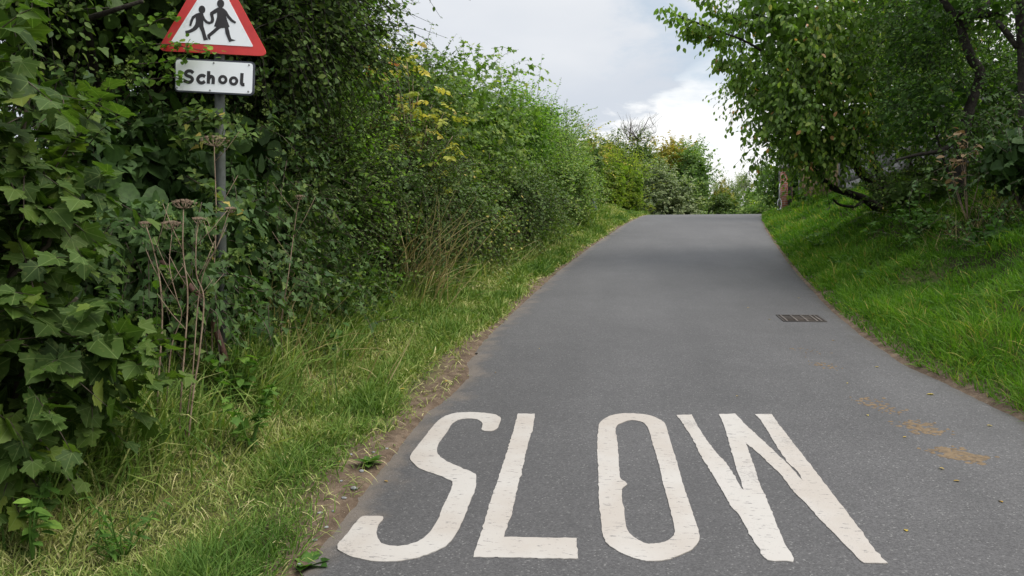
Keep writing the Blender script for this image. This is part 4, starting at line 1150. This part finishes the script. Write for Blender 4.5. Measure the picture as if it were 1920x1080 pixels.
def umbel(acc, top, rad, up, n=16):
    for i in range(n):
        a = i * 2.399; rr = rad * math.sqrt((i + .5) / n)
        e = top + np.array([rr * math.cos(a), rr * math.sin(a), up * (1 - .5 * (rr / rad) ** 2)])
        acc.tube([top, top * .4 + e * .6 + np.array([0, 0, -.006]), e], [.0011, .0009, .0007], 4)
        for j in range(6):
            b = j * 2.399; r2 = .011 * math.sqrt((j + .5) / 6)
            e2 = e + np.array([r2 * math.cos(b), r2 * math.sin(b), .014])
            acc.tube([e, e2], [.0005, .0011], 3)
stalks = [
    ([(290, 850), (297, 720), (304, 603), (302, 550), (298, 516), (287, 465), (275, 427)], .0062, (272, 420), .03, 'thickest dead brown stalk, leftmost of the stand before the sign post'),
    ([(304, 868), (312, 760), (321, 654), (340, 594), (332, 560), (318, 500), (322, 440)], .0042, (322, 424), .055, 'pale bent dead stalk with a mid sized seed head left of the sign post'),
    ([(335, 845), (338, 770), (342, 708), (352, 560), (343, 470), (344, 392)], .0066, (345, 385), .06, 'tall straight dead stalk with a flat seed head below the School plate left end'),
    ([(351, 848), (362, 740), (374, 660), (382, 560), (368, 513), (368, 448), (372, 420)], .0060, (372, 412), .03, 'forked dead brown stalk rising from a frayed base before the sign post'),
    ([(345, 842), (352, 770), (361, 702), (372, 560), (386, 500), (408, 460), (428, 400)], .0045, (432, 392), .025, 'thin dead stalk leaning right across the grey sign post'),
    ([(398, 660), (397, 600), (399, 543), (404, 450), (405, 380), (402, 290), (402, 272)], .0055, (402, 268), .085, 'tallest dead hogweed stalk with a wide seed head in front of the grey post'),
    ([(530, 690), (528, 600), (540, 520), (548, 460), (556, 400), (562, 372)], .0050, (562, 368), .03, 'lone dead stalk right of the grey sign post before the dark hedge'),
]
for i, (L_, r0, hd, hr, lab) in enumerate(stalks):
    Y = 3.62 if i < 5 else (4.25 if i == 5 else 4.9)
    Q = spline([at(px, py, Y + random.uniform(-.02, .02)) for px, py in L_], 5)
    Q[0, 2] = float(gz(Q[0, 0], Q[0, 1])) - .02
    t = thing('hogweed_stalk', lab, 'dead stalk', Q[0], 'dead hogweed stalks on the left verge')
    r0 *= .82; st = Acc(); st.tube(Q, np.linspace(r0, r0 * .5, len(Q)), 8)
    for j in range(3):
        s_ = Q[int(len(Q) * (.5 + .14 * j))]; e = s_ + np.array([random.choice((-1, 1)) * random.uniform(.06, .16), random.uniform(-.05, .05), random.uniform(.12, .28)])
        st.tube([s_, (s_ + e) / 2 + np.array([0, 0, -.01]), e], [r0 * .5, r0 * .38, r0 * .25], 5)
    st.build('stem', m_stalk, t, smooth=True)
    hu = Acc(); top = at(hd[0], hd[1] + 6, Y); st2 = Q[-1]
    hu.tube([st2, (st2 + top) / 2, top], [r0 * .5, r0 * .45, r0 * .4], 5)
    umbel(hu, top, hr, hr * .55, 20 if hr > .05 else 11)
    hu.build('seed_head', m_stalk, t)

def weed(name, label, px, py, Y, h, n, mat, kind, size, cat='weed', spread=.5):
    p = at(px, py, Y); z = float(gz(p[0], Y))
    b = np.array([p[0], Y, z])
    t = thing(name, label, cat, b)
    st, fol = Acc(), Foliage()
    for i in range(n):
        a = rng.uniform(0, 6.28); e = b + np.array([math.cos(a) * spread * h * rng.uniform(.4, 1), math.sin(a) * spread * h * rng.uniform(.4, 1), h * rng.uniform(.5, 1.1)])
        st.tube(spline([b, (b + e) / 2 + rng.normal(0, .02, 3), e], 3), np.linspace(.004, .002, 7), 5)
        m = 7
        f = rng.uniform(.35, 1.05, m)[:, None]
        pos = b + (e - b) * f
        a2 = rng.uniform(0, 6.28, m)
        fol.put(kind, pos, np.stack([np.cos(a2), np.sin(a2), rng.normal(0, .25, m)], 1), np.array([0, 0, 1.]) + rng.normal(0, .3, (m, 3)), size * rng.uniform(.6, 1.2, m), np.clip(rng.normal(.55, .2, m), 0, 1))
    fol.build('foliage', mat, t); st.build('stem', m_weed, t)
weed('nettle_plant', 'small nettle at the foot of the sycamore sapling near the left edge', 60, 905, 2.55, .28, 5, m_weed, 'oval', .075)
weed('bramble_shoot', 'young leafy bramble shoot in the grass right of the dead stalks', 470, 800, 3.75, .35, 7, m_weed, 'maple', .07)
weed('nettle_plant', 'leafy nettle clump before the sign post foot', 430, 720, 4.2, .45, 9, m_weed, 'oval', .085)
weed('bramble_shoot', 'bright green bramble spray hanging beside the grey sign post', 445, 520, 4.7, .95, 6, m_weed, 'maple', .075, spread=.25)
weed('nettle_plant', 'green nettle stand among the sycamore leaves left of the rusty pipe', 255, 700, 3.75, .85, 14, m_weed, 'oval', .075, spread=.35)
weed('bramble_shoot', 'leafy bramble low against the hedge right of the lone dead stalk', 620, 660, 5.9, .75, 16, m_bram, 'round', .06, spread=.7)
weed('bramble_shoot', 'bramble spray sprawling over the verge before the straw clump', 690, 640, 6.9, .5, 14, m_bram, 'round', .055, spread=.9)
weed('cow_parsley', 'feathery green weed in the foreground grass below the sycamore sapling', 230, 905, 2.75, .22, 14, m_weed, 'lance', .05, spread=.8)
for i in range(16):
    y_ = 5.6 + i * .75 + random.uniform(-.3, .3); d_ = random.uniform(.25, 2.4)
    x_ = float(xr(y_)) + d_; b = np.array([x_, y_, float(gz(x_, y_))]); h = random.uniform(.10, .2)
    t = thing('bank_weed', 'low broad leaved weed growing in the grass of the right bank', 'weed', b, 'low weeds in the grass of the right bank')
    st, fol = Acc(), Foliage()
    for j in range(9):
        a = rng.uniform(0, 6.28); e = b + np.array([math.cos(a) * .22 * rng.uniform(.3, 1), math.sin(a) * .22 * rng.uniform(.3, 1), h * rng.uniform(.6, 1.2)])
        st.tube(np.array([b, (b + e) / 2 + rng.normal(0, .01, 3), e]), [.004, .003, .002], 4)
        m = 6; pos = b + (e - b) * rng.uniform(.5, 1.05, m)[:, None]; a2 = rng.uniform(0, 6.28, m)
        fol.put('round', pos, np.stack([np.cos(a2), np.sin(a2), rng.normal(0, .25, m)], 1), np.array([-.2, -.2, 1.]) + rng.normal(0, .3, (m, 3)), rng.uniform(.03, .07, m), np.clip(rng.normal(.55, .25, m), 0, 1))
    fol.build('foliage', m_weed, t); st.build('stem', m_weed, t)
for i in range(14):
    y_ = 5.2 + i * 1.05 + random.uniform(-.3, .3)
    x_ = float(xl(y_)) - np.interp(y_, [5, 8, 15, 22], [1.15, 1.1, .95, 1.0]) + random.uniform(-.12, .12)
    b = np.array([x_, y_, float(gz(x_, y_))]); h = random.uniform(.3, .6)
    t = thing('nettle_plant', 'leafy green nettle at the foot of the left hedge beside the mown verge', 'weed', b, 'nettles along the foot of the left hedge')
    st, fol = Acc(), Foliage()
    for j in range(12):
        a = rng.uniform(0, 6.28); e = b + np.array([math.cos(a) * .7 * h * rng.uniform(.3, 1), math.sin(a) * .9 * h * rng.uniform(.3, 1), h * rng.uniform(.5, 1.1)])
        st.tube(np.array([b, (b + e) / 2 + rng.normal(0, .02, 3), e]), [.005, .004, .002], 4)
        m = 9; pos = b + (e - b) * rng.uniform(.25, 1.05, m)[:, None]; a2 = rng.uniform(0, 6.28, m)
        fol.put('round' if i % 3 else 'oval', pos, np.stack([np.cos(a2), np.sin(a2), rng.normal(-.1, .25, m)], 1), np.array([0, 0, 1.]) + rng.normal(0, .3, (m, 3)), rng.uniform(.04, .085, m), np.clip(rng.normal(.5, .22, m), 0, 1))
    fol.build('foliage', m_bram if i % 3 else m_weed, t); st.build('stem', m_weed, t)
def rosette(label, px, py, Y, n, L):
    p = at(px, py, Y); z = float(gz(p[0], Y))
    a = np.arange(n) * 2.399 + rng.normal(0, .2, n)
    fol = Foliage()
    D = np.stack([np.cos(a), np.sin(a), rng.uniform(.15, .9, n)], 1)
    fol.put('oval', np.tile([p[0], Y, z + .01], (n, 1)), D, np.tile([0, 0, 1.], (n, 1)) + rng.normal(0, .1, (n, 3)), L * rng.uniform(.6, 1.2, n), np.clip(rng.normal(.4, .2, n), 0, 1))
    tag(fol.build('dock_plant', m_weed), label, 'weed', 'dock plants along the verge edge')
rosette('broad leaved dock at the grass edge beside the S of SLOW', 575, 940, 2.95, 13, .10)
rosette('smaller dock lower down the grass edge by the road corner', 540, 1000, 2.72, 9, .07)
rosette('dock plant by the bare soil left of the top of the S', 690, 812, 3.95, 9, .10)

# sprays of leaves that cross the sign
t = thing('bramble_spray', 'thin leafy bramble spray crossing the bottom left corner of the red triangle', 'bramble', at(300, 90, 4.33))
st, fol = Acc(), Foliage()
for L_ in ([(235, 75), (275, 82), (320, 84), (365, 92), (412, 101)], [(255, 120), (290, 118), (325, 112), (345, 100), (352, 80)], [(240, 150), (285, 148), (320, 145), (340, 148)], [(270, 50), (305, 35), (335, 36)]):
    Q = spline([at(px, py, 4.36) for px, py in L_], 6)
    st = Acc(); st.tube(Q, np.linspace(.004, .002, len(Q)), 5); st.build('stem', m_twig, t)
    for q in Q[::1]:
        m = 2
        a = rng.uniform(0, 6.28, m)
        fol.put('round', q + rng.normal(0, .018, (m, 3)), np.stack([np.cos(a), rng.normal(-.3, .3, m), np.sin(a) * .6], 1), np.array([0, -.5, .8]) + rng.normal(0, .3, (m, 3)), rng.uniform(.025, .048, m), np.clip(rng.normal(.5, .2, m), 0, 1))
fol.build('foliage', m_elm, t)

t = thing('ivy_spray', 'leafy ivy sprays crossing the grey post just below the School plate', 'ivy', at(400, 230, 4.4))
st, fol = Acc(), Foliage()
for L_ in ([(330, 212), (360, 210), (395, 214), (420, 222)], [(340, 235), (375, 222), (410, 225), (440, 235)], [(330, 265), (365, 258), (395, 262), (415, 275)], [(470, 250), (440, 255), (415, 262), (395, 270)], [(470, 380), (440, 395), (415, 410), (402, 430)], [(340, 470), (370, 480), (395, 490), (412, 505)], [(350, 330), (375, 345), (395, 352), (403, 365)], [(455, 470), (430, 485), (412, 500), (405, 520)]):
    Q = spline([at(px, py, 4.40) for px, py in L_], 5)
    st = Acc(); st.tube(Q, np.linspace(.004, .002, len(Q)), 5); st.build('stem', m_twig, t)
    for q in Q:
        m = 3
        a = rng.uniform(0, 6.28, m)
        fol.put('ivy', q + rng.normal(0, .022, (m, 3)), np.stack([np.cos(a), rng.normal(-.3, .3, m), np.sin(a) * .6 - .2], 1), np.array([0, -.6, .7]) + rng.normal(0, .3, (m, 3)), rng.uniform(.035, .06, m), np.clip(rng.normal(.55, .2, m), 0, 1))
fol.build('foliage', m_bram, t)

# ------------------------------------------------------------------ marker post, drain, road debris
m_mark = plain_mat('marker_blue', (.045, .062, .085), .5, .3)
g = at(1117, 413, 22.6); g[2] = float(gz(g[0], 22.6))
t = thing('marker_post', 'short leaning dark blue grey marker post at the hedge foot near the crest', 'marker post', g)
a = Acc(); lean = np.array([-.10, 0, .62]); a.tube([g + np.array([0, 0, -.08]), g + lean * .45, g + lean * .7], [.075, .07, .062], 10); a.build('shaft', m_mark, t)
a = Acc(); a.tube([g + lean * .705, g + lean * 1.0], [.058, .03], 10); a.build('cap', plain_mat('marker_grey', (.26, .31, .31), .5, .3), t)

m_iron = plain_mat('drain_iron', (.055, .045, .038), .7, .4, 30)
m_silt_shade = plain_mat('drain_silt_shade', (.045, .034, .026), .95, .5, 20)
m_bar = plain_mat('worn_bar', (.14, .115, .10), .55, .35, 30)
dc = [on_road(*q) for q in ((1460, 593), (1531, 593), (1544, 603.5), (1472, 603.5))]
cx = np.mean(dc, axis=0)
hx, hy = (dc[1][0] - dc[0][0]) / 2, max(.15, (dc[0][1] - dc[3][1]) / 2)
t = thing('drain_grate', 'rectangular iron drain grate set in the road near the right bank', 'drain', (cx[0], cx[1], cx[2]))
sl = math.atan(.125)
def onroad_box(acc, x0, x1, y0, y1, z0, z1):
    V = np.array([(x, y, float(zc(y)) + z) for x in (x0, x1) for y in (y0, y1) for z in (z0, z1)])
    Q_ = [(0, 1, 3, 2), (4, 6, 7, 5), (0, 4, 5, 1), (2, 3, 7, 6), (0, 2, 6, 4), (1, 5, 7, 3)]
    T = []
    for q in Q_: T += [(q[0], q[1], q[2]), (q[0], q[2], q[3])]
    acc.add(V, T)
X0, X1, Y0, Y1 = cx[0] - hx, cx[0] + hx, cx[1] - hy, cx[1] + hy
a = Acc(); onroad_box(a, X0, X1, Y0, Y1, .0045, .0065); a.build('shaded_silt_bed', m_silt_shade, t)  # flat dark sheet: brown silt plus pit shade put into the colour
a = Acc()
onroad_box(a, X0 - .02, X1 + .02, Y1, Y1 + .02, .0045, .012); onroad_box(a, X0 - .02, X1 + .02, Y0 - .02, Y0, .0045, .010)
onroad_box(a, X0 - .02, X0, Y0, Y1, .0045, .011); onroad_box(a, X1, X1 + .02, Y0, Y1, .0045, .011); a.build('frame', m_iron, t)
for f in (.06, .32, .58, .82, .93):
    a = Acc(); xx = X0 + (X1 - X0) * f; onroad_box(a, xx - .008, xx + .008, Y0 + .001, Y1 - .001, .0067, .013); a.build('bar', m_bar, t)

m_mud = plain_mat('dried_mud', (.165, .115, .065), .95, .4, 30, col2=(.10, .072, .045))
mud = Acc()
for pts, n, big in (([(1765, 848), (1830, 862), (1790, 836), (1790, 874)], 110, .030), ([(1700, 796), (1755, 812), (1730, 793), (1730, 821)], 95, .026), ([(1622, 750), (1682, 776), (1650, 744), (1650, 768)], 70, .018),
                    ([(1535, 684), (1568, 691), (1550, 679), (1550, 695)], 34, .015), ([(1500, 655), (1530, 664), (1515, 652), (1515, 668)], 20, .013)):
    P = [on_road(*q) for q in pts]
    A, B = P[0], P[1]
    for i in range(n):
        f = random.random(); q = A + (B - A) * f
        wd = (np.linalg.norm(P[2] - P[3]) / 2) * math.sin(math.pi * (.12 + .76 * f))
        x0 = q[0] + random.gauss(0, .05); y0 = q[1] + random.gauss(0, wd * .45)
        r = random.uniform(.3, 1) * big
        m = random.randint(6, 10); ph = random.random() * 6
        ring = [(x0 + r * random.uniform(.5, 1.3) * math.cos(ph + j * 6.283 / m), y0 + r * .8 * random.uniform(.5, 1.3) * math.sin(ph + j * 6.283 / m)) for j in range(m)]
        h = .006 + random.random() * .006
        mud.add(np.array([(x0, y0, zc(y0) + h)] + [(x_, y_, zc(y_) + .0045) for x_, y_ in ring], float), [(0, j + 1, (j + 1) % m + 1) for j in range(m)])
tag(mud.build('dried_mud', m_mud), 'crumbs of dried tan mud in a line on the right half of the road', 'mud', kind='stuff')

m_peb = plain_mat('pebble_stone', (.25, .25, .255), .8, .35, 20)
def pebble(px, py, r):
    p = on_road(px, py); 
    bm = bmesh.new(); bmesh.ops.create_icosphere(bm, subdivisions=2, radius=r)
    for v in bm.verts: v.co = Vector((v.co.x * 1.3, v.co.y, v.co.z * .5)) * random.uniform(.9, 1.1)
    me = bpy.data.meshes.new('pebble'); bm.to_mesh(me); bm.free(); me.materials.append(m_peb)
    o = bpy.data.objects.new('pebble', me); COL.objects.link(o); o.location = (p[0], p[1], float(gz(p[0], p[1])) + r * .3 if p[0] < xl(p[1]) else p[2] + r * .3 + .004); o.rotation_euler = (0, 0, random.random() * 6)
    return o
for i, (px, py, r) in enumerate(((664, 918, .016), (645, 935, .011), (678, 885, .014), (657, 860, .012), (612, 990, .009), (590, 1015, .010), (640, 905, .008), (625, 960, .008), (560, 1062, .009), (600, 965, .010), (700, 850, .009), (725, 842, .008))):
    o = pebble(px, py, r)
    tag(o, 'flat pale grey stone, largest on the bare soil left of the S' if i == 0 else 'small grey pebble on the bare soil strip between grass and road', 'pebble', None if i == 0 else 'pebbles on the bare soil strip')
m_fall = leaf_mat('fallen_leaf', [(0, (.20, .11, .04)), (.5, (.38, .25, .06)), (1, (.5, .38, .08))], .6, .2, gain=1.0)
for i, (px, py, s_) in enumerate(((385, 862, .045), (605, 755, .05), (1752, 742, .05), (1800, 905, .03), (1700, 822, .025), (760, 742, .04), (838, 722, .04), (640, 882, .03), (1625, 780, .025), (1010, 655, .02), (1405, 578, .03), (1440, 600, .03), (1760, 880, .03), (1880, 945, .03), (1700, 1000, .03), (1590, 720, .02), (1500, 560, .03), (1560, 640, .03), (930, 700, .02), (1380, 745, .02), (1850, 800, .03), (1648, 690, .03), (720, 905, .025))):
    p = on_road(px, py); zz = float(gz(p[0], p[1])) + .03
    if xl(p[1]) < p[0] < xr(p[1]): zz = p[2] + .008
    fol = Foliage(); a = random.random() * 6
    fol.put('oval', np.array([[p[0], p[1], zz]]), np.array([[math.cos(a), math.sin(a), .12]]), np.array([[.1, 0, 1.]]), s_, random.random())
    onr = xl(p[1]) < p[0] < xr(p[1])
    tag(fol.build('fallen_leaf', m_fall), 'small yellow brown fallen leaf lying on the grey road' if onr else 'small yellow brown fallen leaf lying on the grass or soil at the road side', 'fallen leaf', 'fallen leaves on the road' if onr else 'fallen leaves beside the road')
